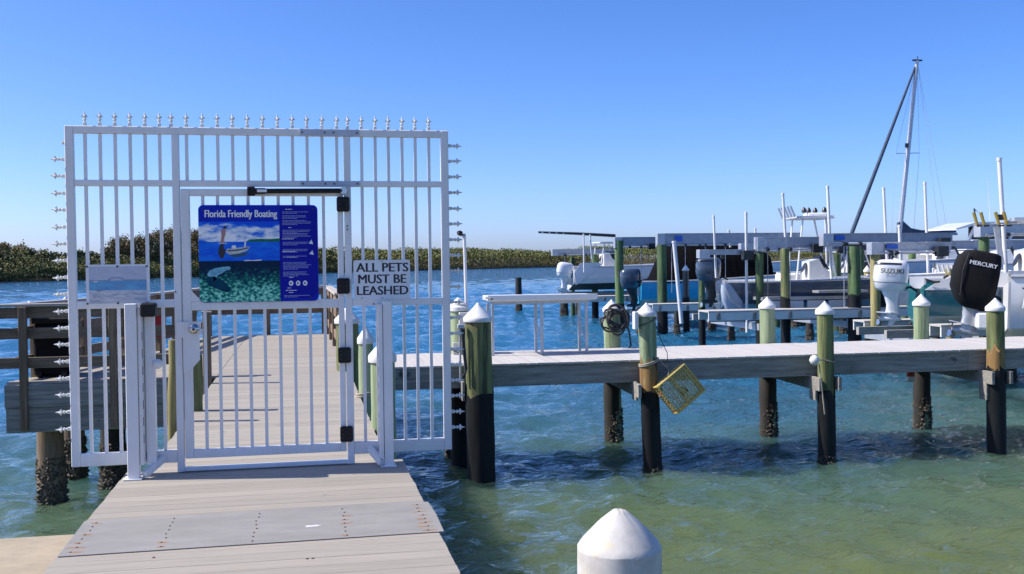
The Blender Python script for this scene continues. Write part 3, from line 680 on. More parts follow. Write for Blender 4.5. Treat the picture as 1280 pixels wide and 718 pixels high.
lay([(.065, .29), (.085, .33), (.14, .355), (.20, .365), (.245, .37), (.262, .355), (.255, .335), (.22, .325), (.19, .30), (.155, .28), (.14, .245), (.125, .215), (.115, .22), (.122, .255), (.10, .265), (.075, .27)], 'print_animal', 6, 'printed_manatee')
lay([(.37, .428), (.40, .436), (.45, .432), (.52, .438), (.52, .425), (.37, .422)], 'print_cloud', 6, 'printed_splash')
lay([(.22, .52), (.25, .49), (.33, .50), (.40, .53), (.425, .565), (.41, .572), (.33, .562), (.27, .55), (.235, .552)], 'print_boat', 4, 'printed_boat')
lay([(.24, .485), (.30, .462), (.38, .475), (.42, .515), (.33, .50)], 'print_line', 4, 'printed_reflection')
lay([(.235, .535), (.33, .545), (.415, .565), (.41, .553), (.33, .53), (.24, .522)], 'print_line', 5, 'printed_sheer')
lay([(.27, .552), (.275, .585), (.305, .585), (.31, .555)], 'print_white', 5, 'printed_console')
lay([(.16, .50), (.165, .56), (.185, .60), (.205, .60), (.205, .55), (.225, .54), (.215, .50), (.20, .455), (.18, .45)], 'print_black', 5, 'printed_motor')
lay([(.16, .602), (.235, .602), (.235, .612), (.16, .612)], 'print_boat', 5, 'printed_platform')
lay([(.18, .612), (.19, .69), (.185, .73), (.20, .752), (.225, .75), (.222, .70), (.21, .66), (.205, .612)], 'print_skin', 5, 'printed_angler')
lay([(.205, .752), (.235, .765), (.228, .782), (.208, .776)], 'print_black', 6, 'printed_hat')
lay([(.375, .57), (.38, .615), (.372, .64), (.388, .642), (.392, .60), (.388, .57)], 'print_white', 5, 'printed_angler')
text_obj('Florida Friendly Boating', .075, 'print_white', sg, (x0+.055*w, YS-.0052, z0+.875*h), AX, AZ, 'title_lettering', .0022, .60*w)
rl = random.Random(11)
def lines(name, v0, n, a=.025, b_=.27, step=.0138, m='print_pale'):
    t = MB()
    for k in range(n):
        u = a; end = b_-(rl.random()*.05 if k < n-1 else .12)
        while u < end:
            wd_ = .008+rl.random()*.02; t.prism([((CX+u)*w, (v0-k*step)*h), ((CX+min(u+wd_, end))*w, (v0-k*step)*h), ((CX+min(u+wd_, end))*w, (v0-k*step+.0065)*h), ((CX+u)*w, (v0-k*step+.0065)*h)], (x0, YS-.0046, z0), AX, AZ, AN, .0005); u += wd_+.004
    t.build(name, m, sg)
for (v0, n) in ((.925, 2), (.885, 3), (.835, 4), (.735, 3), (.70, 4), (.61, 3), (.535, 3), (.465, 2), (.40, 6), (.30, 4)): lines('text_lines', v0, n)
for (v0, a, b_) in ((.952, .05, .23), (.762, .075, .22), (.645, .02, .24), (.515, .02, .25), (.455, .06, .26), (.245, .075, .23), (.135, .06, .21), (.110, .045, .26), (.088, .07, .23)):
    lines('text_heading', v0, 1, a, b_, m='print_white')
lines('text_lines', .055, 2, .03, .27, m='print_pale')
for u in (.765, .825, .885):
    MB().prism([(u*w+.0135*math.cos(a)*1.2, .187*h+.0175*math.sin(a)*1.1) for a in np.linspace(0, 6.1, 14)], (x0, YS-.0046, z0), AX, AZ, AN, .0005).build('round_logo', 'print_white', sg)
    MB().prism([(u*w+.006*math.cos(a)-.002, .187*h+.008*math.sin(a)) for a in np.linspace(0, 6.1, 8)], (x0, YS-.0052, z0), AX, AZ, AN, .0005).build('round_logo', 'sign_navy', sg)
for (u, v) in ((.94, .60), (.945, .49)):
    MB().prism([((u-.02)*w, v*h), ((u+.018)*w, (v-.01)*h), ((u+.005)*w, (v+.04)*h)], (x0, YS-.0046, z0), AX, AZ, AN, .0005).build('small_picture', 'print_cloud', sg)
for (u, v) in ((.04, .945), (.455, .845), (.962, .955), (.93, .04), (.03, .04)): inst(bolt, 'bolt', sg, (x0+u*w, YS-.003, z0+v*h), None, (.7, .7, .7))

x0, x1 = sx(442, 350), sx(512.6, 350); z0, z1 = sz(477, 374.5), sz(477, 325.2); w, h = x1-x0, z1-z0
pe = thing('pets_sign', 'small white sign reading ALL PETS MUST BE LEASHED, right of the door', 'sign', (x0+w/2, YS, z0))
MB().prism(rrect(w, h, .015), (x0, YS, z0), AX, AZ, AN, .003).build('panel', 'sign_white', pe)
for k, (t, u0, u1) in enumerate((('ALL PETS', .05, .965), ('MUST BE', .085, .925), ('LEASHED', .06, .96))):
    text_obj(t, .094, 'print_black', pe, (x0+u0*w, YS-.0036, z0+h*(.705-.292*k)), AX, AZ, 'lettering', .0026, (u1-u0)*w)
for (u, v) in ((.5, .965), (.5, .04), (.14, .04)): inst(bolt, 'bolt', pe, (x0+u*w, YS-.003, z0+v*h), None, (.6, .6, .6))

x0, x1 = sx(107.5, 355), sx(186.3, 355); z0, z1 = sz(147, 381.3), sz(147, 330.8); w, h = x1-x0, z1-z0
fs_ = thing('faded_sign', 'small faded sea picture sign on the left panel of the gate', 'sign', (x0+w/2, YS, z0))
MB().span(x0, x1, YS-.002, YS+.001, z0, z1).build('panel', 'sign_white', fs_)
sg = fs_; YS_ = YS
lay([(.05, .60), (.96, .60), (.96, .95), (.05, .95)], 'faded_paper', 0, 'printed_sky')
lay([(.05, .36), (.96, .36), (.96, .60), (.05, .60)], 'faded_blue', 0, 'printed_sea')
lay([(.05, .04), (.96, .04), (.96, .36), (.55, .36), (.45, .345), (.05, .33)], 'faded_sand', 0, 'printed_sand')
lay([(.05, .585), (.38, .60), (.40, .645), (.47, .665), (.55, .655), (.58, .60), (.96, .60), (.96, .62), (.60, .625), (.56, .675), (.46, .685), (.38, .66), (.34, .62), (.05, .615)], 'faded_grey', 1, 'printed_ridge')
lay([(.10, .585), (.16, .60), (.20, .585), (.17, .572), (.12, .57)], 'sign_white', 2, 'printed_gull')
lay([(.47, .50), (.53, .487), (.60, .492), (.56, .475), (.54, .435), (.52, .475)], 'faded_grey', 1, 'printed_tail')
lay([(.16, .345), (.18, .375), (.24, .38), (.30, .355), (.25, .35), (.20, .335)], 'faded_grey', 1, 'printed_fish')
for k in range(9):
    u = .12+.085*k+.02*math.sin(k*3); v = .10+.05*(k*5 % 4)
    lay([(u, v), (u+.05, v+.018), (u+.12, v+.004), (u+.05, v+.006)], 'faded_grey', 1, 'printed_ripple')
for u in (.02, .5, .97):
    for v in (.04, .95): inst(bolt, 'bolt', fs_, (x0+u*w, YS-.002, z0+v*h), None, (1.1, 1.1, 1.1))

# ------------------------------------------------------------------ piles
def pile(label, x, y, ztop, r, wrap=None, cap=True, mat_='pile_green', tilt=(0, 0), oyster=None, capm='cap_white', group=None, name='dock_piling', zb=None, caph=None, n=18, wrapm='black_wrap', seed=None):
    """round timber pile; wrap = (z0, z1) dark sleeve, oyster = (z0, z1) crust; tilt = lean in x, y per metre"""
    zb = ZW-.9 if zb is None else zb
    sd = seed if seed is not None else int(abs(x*131+y*17)*10) % 9999; q = np.random.default_rng(sd)
    t = thing(name, label, 'piling', (x, y, ZW), group)
    def cen(z): return np.array((x+tilt[0]*(z-ztop), y+tilt[1]*(z-ztop), z))
    zs = np.linspace(zb, ztop, 14); secs = []
    ph = q.random(5)*6.28; lob = 1+.018*np.array([math.sin(3*2*math.pi*k/n+ph[0])+math.sin(2*2*math.pi*k/n+ph[1]) for k in range(n)])
    for z in zs:
        rr = r*(1.03-.03*(z-zb)/(ztop-zb))+.004*q.normal()
        secs.append([cen(z)+np.array((math.cos(2*math.pi*k/n)*rr*lob[k]*(1+.006*q.normal()), math.sin(2*math.pi*k/n)*rr*lob[k]*(1+.006*q.normal()), 0)) for k in range(n)])
    sh_ = MB().loft(secs).build('shaft', mat_, t, 50)
    if wrap:
        secs = []
        for z in np.linspace(wrap[0], wrap[1], 10):
            secs.append([cen(z)+np.array((math.cos(2*math.pi*k/n)*(r*1.055+.006)*lob[k]*(1+.012*q.normal()), math.sin(2*math.pi*k/n)*(r*1.055+.006)*lob[k]*(1+.012*q.normal()), .028*q.normal() if z == wrap[1] else 0)) for k in range(n)])
        MB().loft(secs).build('sleeve', wrapm, t, 50)
    if cap:
        ch = caph or r*1.15; rc = r*1.13
        MB().lathe([(rc, -.055), (rc*1.015, -.05), (rc*1.015, .0), (rc*.97, .012), (rc*.5, ch*.52), (rc*.10, ch*.94), (.012, ch)], cen(ztop), 24).build('cap', capm, t, 40)
    if oyster:
        b = MB()
        for k in range(int(560*(oyster[1]-oyster[0])/.6)):
            a = q.random()*6.28; z = oyster[0]+(oyster[1]-oyster[0])*q.random()**1.2; s = (.018+.034*q.random())*(1.35-.6*(z-oyster[0])/(oyster[1]-oyster[0]))
            c = cen(z); d = np.array((math.cos(a), math.sin(a), 0)); tg = np.array((-d[1], d[0], 0)); o = c+d*(r*1.07)
            u = nrm(tg*q.normal()+np.array((0, 0, q.normal()))); v_ = np.cross(d, u); tip = o+d*s*q.uniform(.2, .9)+u*s*.5*q.normal()
            b._add([o+u*s-d*.02, o+v_*s*.7-d*.02, o-u*s-d*.02, o-v_*s*.7-d*.02, tip], [(0, 1, 4), (1, 2, 4), (2, 3, 4), (3, 0, 4)])
        b.build('oyster_crust', 'oyster', sh_)
    return t

# ------------------------------------------------------------------ the long dock to the right
YN, YF, XD0, XD1 = 14.75, 16.77, .66, 19.0
dk = thing('dock', 'long narrow dock with pale boards running to the right', 'dock', (XD0, YN, 0))
bw = .14; dm = plank_mesh(YF-YN+.04, bw-.005, .030, 'dock_plank', 'y'); x = XD0+.07
while x < XD1:
    inst(dm, 'plank', dk, (x, (YN+YF)/2+random.uniform(-.006, .006), -.015+random.uniform(-.0015, .0015)), (0, random.uniform(-.003, .003), 0)); x += bw
for yy, nm in ((YN+.035, 'fascia_board'), (YF-.035, 'fascia_board')):
    x = XD0
    while x < XD1:
        e = min(x+4.85, XD1); MB().span(x+.002, e-.002, yy-.021, yy+.021, -.335, -.032, .004).build(nm, 'timber_weather', dk); x = e
for yy in (YN+.45, 15.76, YF-.45): MB().span(XD0, XD1, yy-.022, yy+.022, -.29, -.032).build('joist', 'timber_weather', dk)
def bent(xf, xb):
    """pair of cross timbers clamping a front and a back pile under the dock"""
    for s in (-.16, .16):
        MB().beam((xf+s, 14.40, -.43), (xb+s, 17.15, -.43), .05, .20, ch=.004).build('cross_beam', 'timber_weather', dk)
def fz(px, py, Y): return float(aty(px, py, Y)[2])
def fx(px, py, Y): return float(aty(px, py, Y)[0])
YP, YB = 14.58, 16.95
FP = [  # px, cap base y, radius, sleeve top y, material, lean, label
    (597.5, 397.5, .185, 494, 'pile_green', .012, 'thick dark green piling with white cone cap nearest the gate'),
    (808, 391, .128, 489, 'pile_pale', .034, 'pale green leaning piling beside the yellow crab trap'),
    (1031, 388.5, .125, 489, 'pile_green', .014, 'brown green front piling with the white float ball tied to it'),
    (1244, 384.5, .13, 461, 'pile_green', .012, 'front piling of the long dock at the right edge')]
for px, py, r, ws, m, ln, lab in FP:
    xx = fx(px, py, YP); pt = pile(lab, xx, YP, fz(px, py, YP), r, (ZW-.5, fz(px, ws, YP)), True, m, (-ln, 0), None if 'thick' in lab or 'right edge' in lab else (ZW-.15, ZW+.12))
    if px in (808, 1244):
        z0_, z1_ = fz(px, ws, YP), fz(px, ws-(34 if px == 808 else 24), YP); zt_ = fz(px, py, YP)
        qq = np.random.default_rng(px); sc_ = []
        for z_, rr in ((z0_-.02, r*1.035+.004), (z0_+.3*(z1_-z0_), r*1.033+.003), (z0_+.7*(z1_-z0_), r*1.031+.002), (z1_, r*1.02)):
            sc_.append([(xx-ln*(z_-zt_)+math.cos(.2618*k)*rr, YP+math.sin(.2618*k)*rr, z_+(.07*qq.normal() if z_ == z1_ else 0)) for k in range(24)])
        MB().loft(sc_).build('bare_wood', 'pile_brown', pt, 50)
BP = [
    (764.5, 386, .135, None, 'pile_pale', 'back piling with a black hose coil hung on its cap'),
    (959, 382, .132, None, 'pile_pale', 'green back piling between the crab trap and the float ball pile'),
    (1151.5, 378.5, .135, None, 'pile_pale', 'green back piling just below the white outboard motor')]
for px, py, r, ws, m, lab in BP:
    pile(lab, fx(px, py, YB), YB, fz(px, py, YB), r, None, True, m, (-.012, 0), (ZW-.2, ZW+.62))
for (pf, pb) in ((808, 764.5), (1031, 959), (1244, 1151.5)): bent(fx(pf, 470, YP)+.0, fx(pb, 470, YB))
# dark jackets round the back piles, from below the fascia into the water
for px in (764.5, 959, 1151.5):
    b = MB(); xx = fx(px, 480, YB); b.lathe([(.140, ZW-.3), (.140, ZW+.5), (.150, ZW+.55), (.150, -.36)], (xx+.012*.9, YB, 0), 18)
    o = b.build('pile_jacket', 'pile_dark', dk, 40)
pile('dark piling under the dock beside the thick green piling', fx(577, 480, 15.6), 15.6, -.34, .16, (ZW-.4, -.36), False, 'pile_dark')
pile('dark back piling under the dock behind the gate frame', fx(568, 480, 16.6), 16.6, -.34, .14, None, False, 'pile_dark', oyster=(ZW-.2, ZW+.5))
for (px, s) in ((597.5, .21), (1031, .15), (1244, .15), (808, .15)):
    xx = fx(px, 490, YP); zc = fz(px, 492, YP)
    for sgn in (-1, 1): MB().span(xx+sgn*s-.018, xx+sgn*s+.018, YP-.02, YP+.17, zc-.10, zc+.17, .003).build('clamp_board', 'timber_weather', dk)

# utility pile with electric box, light pole, cables
p = fx(573, 386, 16.55); pz = fz(573, 384, 16.55)
t = pile('pale utility piling with a grey electric box behind the thick piling', p, 16.55, pz, .15, None, False, 'pile_pale', name='utility_piling')
MB().lathe([(.165, -.06), (.165, .0), (.13, .03), (.13, .05), (.06, .11), (.02, .15)], (p, 16.55, pz), 20).build('cap', 'cap_white', t, 40)
MB().span(p-.02, p+.17, 16.36, 16.42, pz-.32, pz-.08, .01).build('electric_box', 'gel_cream', t)
MB().span(p+.03, p+.10, 16.33, 16.365, pz-.44, pz-.34, .006).build('socket', 'black_plastic', t)
MB().tube([(p+.06, 16.34, pz-.42), (p+.05, 16.32, pz-.6), (p-.03, 16.32, pz-.72), (p-.12, 16.35, pz-.68)], .011, 7).build('cable', 'rope_dark', t, 60)
MB().span(p-.12, p+.02, 16.375, 16.41, pz-1.02, pz-.56, .004).build('notice_panel', 'gel_cream', t)
xx, zt, zb_ = fx(580.5, 300, 16.7), fz(580.5, 296, 16.7), 0
lp = thing('light_pole', 'thin white pole with a small lamp head beside the gate', 'pole', (xx, 16.7, 0))
MB().tube([(xx+.03, 16.7, 0), (xx, 16.7, zt)], .026, 10).build('pole', 'pvc', lp, 40)
MB().lathe([(.035, 0), (.04, .02), (.03, .045), (.012, .05)], (xx-.012, 16.7, zt), 12).build('pole_cap', 'grey_metal', lp, 40)
MB().tube([(xx, 16.7, zt+.02), (xx-.05, 16.68, zt+.05)], .01, 6).build('arm', 'black_plastic', lp)
MB().lathe([(.02, 0), (.042, .02), (.042, .06), (.03, .085)], (xx-.045, 16.68, zt+.045), 12, (-.7, -.5, .2)).build('lamp_head', 'black_plastic', lp, 40)
# cables strapped to the left of the thick piling
x_ = fx(577, 400, 14.5)
cb = thing('cable_bundle', 'black cables and grey conduit hanging beside the thick piling', 'cable', (x_, 14.5, -.3))
zc0, zc1 = fz(577, 410, 14.5), fz(577, 474, 14.5)
MB().tube([(x_-.03, 14.5, zc0), (x_-.025, 14.5, zc1)], .016, 8).build('conduit', 'galv', cb, 40)
MB().tube([(x_+.01, 14.47, zc0-.02), (x_+.035, 14.46, zc0-.3), (x_+.055, 14.45, zc1+.15), (x_+.02, 14.46, zc1+.02)], .013, 7).build('cable', 'rope_dark', cb, 60)
MB().tube([(x_-.005, 14.47, zc0), (x_+.015, 14.46, zc0-.35), (x_+.04, 14.45, zc1+.1), (x_-.01, 14.46, zc1+.03)], .013, 7).build('cable', 'rope_dark', cb, 60)
MB().span(x_-.06, x_+.03, 14.46, 14.53, zc0-.01, zc0+.05, .005).build('clip', 'galv', cb)

# fish cleaning table
YT = 16.25; tx0, tx1 = fx(607, 375, YT), fx(738, 374, YT); tz1 = fz(670, 369.5, YT-.3); tz0 = tz1-.085
ft = thing('cleaning_table', 'long white fish cleaning table on aluminium legs on the dock', 'table', ((tx0+tx1)/2, YT, 0))
MB().span(tx0, tx1, YT-.33, YT+.30, tz0, tz1, .012).build('table_top', 'gel_cream', ft, 30)
MB().span(tx0-.03, tx1+.02, YT-.345, YT-.325, tz0+.012, tz1+.012, .004).build('edge_board', 'gel_white', ft)
MB().span(tx0+.1, tx1-.1, YT-.25, YT+.22, tz0-.05, tz0-.002).build('under_frame', 'galv', ft)
MB().span(tx1-.03, tx1+.10, YT-.30, YT-.27, tz0+.03, tz0+.045).build('side_bar', 'timber_cap', ft)
MB().tube([(tx0+.02, YT-.35, tz1-.03), (tx0-.07, YT-.36, tz1-.02)], .015, 8).build('tap', 'float_white', ft)
MB().span(tx0+.02, tx0+.05, YT-.352, YT-.347, tz0+.025, tz0+.05).build('tap_plate', 'rust', ft)
for xx in (tx0+.07, (tx0+tx1)/2+.0, tx1-.13):
    for yy in (YT-.22, YT+.22): MB().span(xx-.022, xx+.022, yy-.022, yy+.022, .001, tz0-.051, .003).build('leg', 'galv', ft)
for xx in ((tx0+tx1)/2, tx1-.13): MB().tube([(xx, YT-.22, .12), (xx, YT+.22, .55)], .010, 6).build('brace', 'galv', ft)

# hose coil on the back pile
px_, pz_ = fx(764.5, 392, YB), fz(764.5, 394, YB)
hc = thing('hose_coil', 'tangled coil of black hose hung round a capped piling', 'hose', (px_, YB-.16, pz_-.3))
q = np.random.default_rng(21)
for k in range(9):
    cx, cz = px_+q.normal(0, .05), pz_-.08+q.normal(0, .04); a, b_ = q.uniform(.13, .24), q.uniform(.11, .20); th = q.random()*3
    pts = [(cx+a*math.cos(s)*math.cos(th)-b_*math.sin(s)*math.sin(th), YB-.18-.012*k+.03*math.sin(2*s+k), cz+a*math.cos(s)*math.sin(th)+b_*math.sin(s)*math.cos(th)) for s in np.linspace(0, 6.283, 22)]
    MB().tube(pts, .016, 6).build('loop', 'rope_dark', hc, 60)
MB().tube([(px_+.14, YB-.2, pz_), (px_+.24, YB-.22, pz_-.28), (px_+.26, YB-.24, pz_-.5), (px_+.16, YB-.26, pz_-.62), (px_-.02, YB-.28, pz_-.655), (px_-.15, YB-.2, pz_-.66)], .016, 7).build('hose_end', 'rope_dark', hc, 60)
MB().tube([(px_-.14, YB-.2, pz_), (px_-.27, YB-.22, pz_-.05), (px_-.24, YB-.24, pz_-.18), (px_-.1, YB-.2, pz_-.22)], .016, 7).build('hose_end', 'rope_dark', hc, 60)

# white box and ropes on the leaning pile
xx, zz = fx(795, 400, 14.5), fz(795, 401, 14.5)
wb = MB().span(xx-.032, xx+.032, 14.47, 14.58, zz-.13, zz+.13, .008).build('meter_box', 'gel_white', None, 30); tag(wb, 'small white box fixed to the leaning pale piling', 'box')
def rope_ring(name, label, c, r, m='rope', rr=.011, turns=2, tilt=.05):
    t = thing(name, label, 'rope', c)
    for k in range(turns):
        MB().tube([(c[0]+r*math.cos(a), c[1]+r*math.sin(a), c[2]+k*rr*2+tilt*math.cos(a)) for a in np.linspace(0, 6.283, 22)], rr, 6).build('turn', m, t, 60)
    return t
px_ = fx(810, 455, YP)
rr_ = rope_ring('mooring_rope', 'pale rope tied round the leaning piling above the trap', (px_+.012, YP, fz(812, 454, YP)), .142)
MB().tube([(px_+.14, YP-.05, fz(812, 453, YP)), aty(826, 452, 14.45), aty(836, 462, 14.42), aty(835, 470, 14.40)], .007, 5).build('lead', 'rope', rr_)
rp2 = rope_ring('thin_line', 'thin dark line looped round the top of the leaning piling', (fx(808, 402, YP), YP, fz(808, 402, YP)), .140, 'rope_dark', .007, 1, .06)
MB().tube([aty(819, 405, 14.45), aty(826, 425, 14.42), aty(834, 441, 14.40), aty(835, 462, 14.40)], .006, 5).build('lead', 'rope_dark', rp2)

# yellow wire crab trap hanging in front of the dock
A = aty(855.5, 455.5, 14.34); B = aty(881.5, 487.5, 14.28); C_ = aty(822, 484, 14.28)
u_, v_ = B-A, C_-A; n_ = nrm(np.cross(u_, v_)); n_ = n_ if n_[1] > 0 else -n_
ct = thing('crab_trap', 'yellow wire mesh crab trap hanging from the dock edge', 'crab trap', tuple(A))
DEP = .20; wire = MB(); rim = MB()
lu, lv = np.linalg.norm(u_), np.linalg.norm(v_)
def face(o, a, b, mb, na, nb, rw=.0092):
    for j in range(nb+1):
        pts = []
        for i in range(2*na+1):
            off_ = (.25 if (i//1+j) % 2 else -.25)/nb*(0 if j in (0, nb) else 1); pts.append(o+a*i/(2*na)+b*(j/nb+off_*1.0))
        mb.tube(pts, rw, 3, False)
W_ = n_*DEP
face(A, u_, v_, wire, 11, 11); face(A+W_, u_, v_, wire, 11, 11)
face(A, u_, W_, wire, 11, 4); face(A, v_, W_, wire, 11, 4); face(A+u_, v_, W_, wire, 11, 4); face(A+v_, u_, W_, wire, 11, 4)
face(A+v_*.52, u_, W_*.9, wire, 9, 3); face(A, v_, u_, wire, 11, 11, .0060)
wire.build('wire_mesh', 'trap_yellow', ct)
P8 = [A, A+u_, A+u_+v_, A+v_]; P8 += [q_+W_ for q_ in P8]
for (i_, j_) in ((0, 1), (1, 2), (2, 3), (3, 0), (4, 5), (5, 6), (6, 7), (7, 4), (0, 4), (1, 5), (2, 6), (3, 7)): rim.tube([P8[i_], P8[j_]], .013, 6)
rim.build('rim', 'trap_yellow', ct, 40)
MB().lathe([(.05, 0), (.055, .09), (.03, .10)], A+u_*.62+v_*.45+W_*.1, 10, n_).build('bait_cup', 'black_plastic', ct, 40)
MB().tube([A+v_*.55+n_*.02, A+u_*.5+v_*.5+n_*.01, A+u_*1.0+v_*.42], .012, 6).build('hinge_bar', 'trap_yellow', ct, 40)
for f in (.2, .55, .85):
    MB().tube([A+v_+u_*f, A+v_*1.10+u_*f+np.array((.01, 0, -.02))], .008, 5).build('hook', 'orange_red', ct)

# float ball with rope, red and white float
c = aty(1018, 450.5, 14.40)
fb = thing('float_ball', 'white float ball tied to the front piling under the dock edge', 'float', tuple(c))
MB().lathe([(.02, -.075), (.055, -.055), (.078, 0), (.055, .055), (.02, .075)], c, 18).build('ball', 'float_white', fb, 60)
px_ = fx(1032, 447, YP)
MB().tube([c+np.array((.07, 0, 0))]+[(px_+.142*math.cos(a), YP+.142*math.sin(a), c[2]-.01+.03*math.sin(a*1.5)) for a in np.linspace(-2.2, 2.2, 14)], .010, 6).build('rope', 'rope', fb, 60)
MB().tube([aty(1024, 455, 14.41), aty(1026.5, 478, 14.40), aty(1029, 500, 14.40), aty(1031, 518, 14.40)], .010, 6).build('rope_end', 'rope', fb, 60)
c = aty(1138, 470.5, 16.6)
rf = thing('marker_float', 'small red and white float hanging by the back piling', 'float', tuple(c))
MB().lathe([(.05, -.10), (.075, -.08), (.075, .0)], c, 14).build('lower_half', 'float_white', rf, 50)
MB().lathe([(.075, .001), (.075, .06), (.05, .085)], c, 14).build('upper_half', 'orange_red', rf, 50)
MB().tube([c+np.array((0, 0, .08)), c+np.array((.01, 0, .22))], .007, 5).build('line', 'rope', rf)

# big white piling head in the foreground
pc = aty(774, 680, 4.02)
fp = thing('near_piling', 'stout white piling head with blunt cone top in the foreground', 'piling', (pc[0], 4.02, ZW))
zt = float(aty(774, 637, 4.02)[2]); r0 = .171
prof = [(r0, ZW-.5), (r0, zt-.245), (r0*1.0, zt-.155), (r0*.985, zt-.148), (r0*.92, zt-.128), (r0*.5, zt-.052), (r0*.24, zt-.014), (r0*.14, zt-.003), (.006, zt)]
q = np.random.default_rng(77); secs = []
for (r, z) in prof: secs.append([(pc[0]+math.cos(6.2832*k/40)*r*(1+.008*q.normal()), 4.02+math.sin(6.2832*k/40)*r*(1+.008*q.normal()), z+.002*q.normal()) for k in range(40)])
MB().loft(secs[2:]).build('cone_cap', 'cap_aged', fp, 60)
MB().loft(secs[:3]).build('shaft', 'cap_aged', fp, 60)

# capped posts on the right side of the walkway beyond the gate
pile('slim green post with white cap just behind the right gate leg', fx(478, 445, 9.45), 9.45, fz(478, 445, 9.45), .112, None, True, 'pile_pale', caph=.15, name='walkway_post')
t = pile('green capped post with rope at its foot behind the gate', fx(457, 423.5, 11.6), 11.6, fz(457, 423.5, 11.6), .082, None, True, 'pile_pale', caph=.14, name='walkway_post')
pile('capped dark post where walkway and dock meet behind the hinge post', fx(434, 399.5, 14.5), 14.5, fz(434, 399.5, 14.5), .155, None, True, 'pile_green', name='walkway_post')
rope_ring('coiled_rope', 'white rope ring round the foot of the capped post', (fx(457, 495, 11.6), 11.6, .02), .10, 'rope', .014, 2, .01)
pile('short weathered green post left of the walkway behind the lock', fx(217, 425, 10.3), 10.3, fz(217, 425, 10.3), .042, None, False, 'pile_yellow', (.03, 0), name='walkway_post')
t = pile('green post at the left walkway edge below the lock plate', fx(246, 447, 11.0), 11.0, fz(246, 444, 11.0), .055, None, False, 'pile_green', name='walkway_post')

# ------------------------------------------------------------------ left landing with its railings
ld = thing('landing', 'timber landing with railings left of the walkway behind the gate', 'dock', (-2.4, 14.3, 0))
XA = fx(6, 500, 14.28)
def left_edge(y): return float(np.interp(y, [14.3, 18.7, 22.1], [XA, -2.45, -1.95]))
y = 14.36
lm = plank_mesh(1.0, BW-.006, .03, 'plank')
while y < 22.05:
    a, b_ = left_edge(y), XL1-.006
    inst(lm, 'plank', ld, ((a+b_)/2, y, -.016), None, (b_-a, 1, 1)); y += BW
zb1 = fz(60, 540, 14.28)
MB().span(XA, XL1-.1, 14.26, 14.31, -.33, -.034, .005).build('edge_beam', 'timber_weather', ld)
MB().span(XA+.01, XL1-.1, 14.275, 14.325, zb1, -.334, .005).build('edge_beam', 'timber_weather', ld)
MB().span(XA+.02, XL1-.1, 16.2, 16.3, zb1, -.034).build('edge_beam', 'timber_dark', ld)
def railing(name, label, p0, p1, posts, out=0, zt=.985, midz=(.62, .24), low=-.02, sub=True):
    p0, p1 = np.array(p0, float), np.array(p1, float); d = nrm(p1-p0); nn = np.array((d[1], -d[0]))
    t = thing(name, label, 'railing', (p0[0], p0[1], 0))
    def at(f, z, o=0): q_ = p0+(p1-p0)*f+nn*o; return (q_[0], q_[1], z)
    for f in posts: MB().beam(at(f, low, out), at(f, zt-.021, out), .092, .092, up=(d[0], d[1], 0), ch=.005).build('post', 'timber_post', t)
    MB().beam(at(0, zt, .0), at(1, zt, .0), .15, .038, ch=.005).build('cap_rail', 'timber_cap', t)
    if sub: MB().beam(at(0, zt-.10, .0), at(1, zt-.10, .0), .042, .14, ch=.004).build('top_board', 'timber_dark', t)
    for z in midz: MB().beam(at(0, z, .0), at(1, z, .0), .042, .14, ch=.004).build('rail_board', 'timber_dark', t)
    return t
railing('railing', 'front timber railing of the left landing behind the spiked gate edge', (XA-.25, 14.36), (XL1-.25, 14.36), (.02, .185, .60, .93), out=.09, low=-.62)
railing('railing', 'slanting timber railing at the back of the left landing', (XA+.1, 14.5), (-2.45, 18.7), (.1, .4, .7, 1.0))
railing('railing', 'far left timber railing leading to the end of the walkway', (-2.45, 18.75), (-1.95, 22.1), (.3, .7), low=-.1)
railing('railing', 'timber railing across the far end of the walkway', (-1.95, 22.15), (.50, 22.15), (.02, .5, .965), midz=(.50,), zt=.98)
railing('railing', 'sunlit timber railing along the right side of the far walkway', (.50, 22.1), (.56, 16.9), (.05, .35, .65, .97), zt=.98)
# left walkway rail between the landing and the gate: two posts whose shadows cross the boards
for (y_, lab) in ((11.0, 'nearer dark post on the left walkway edge beyond the lock'), (13.45, 'farther dark post on the left walkway edge beyond the lock')):
    t = thing('edge_post', lab, 'post', (XL1-.05, y_, 0)); MB().span(XL1-.10, XL1-.005, y_-.05, y_+.05, -.5, .88, .006).build('post', 'timber_post', t)
    MB().prism([(-.06, -.06), (.06, -.06), (.06, .06), (-.06, .06)], (XL1-.052, y_, .881), (1, 0, 0), (0, 1, 0), (0, 0, 1), .02).build('cap', 'timber_cap', t)
for (x_, y_, lab) in ((fx(63, 560, 14.6), 14.62, 'oyster crusted piling under the left landing'), (fx(139, 520, 15.4), 15.5, 'dark piling under the landing seen through the gate bars'), (fx(92, 560, 16.2), 16.2, 'second crusted piling deep under the left landing')):
    pile(lab, x_, y_, zb1+.02, .165, None, False, 'pile_dark' if 'dark' in lab else 'timber_post', oyster=(ZW-.15, ZW+.62), name='landing_piling')
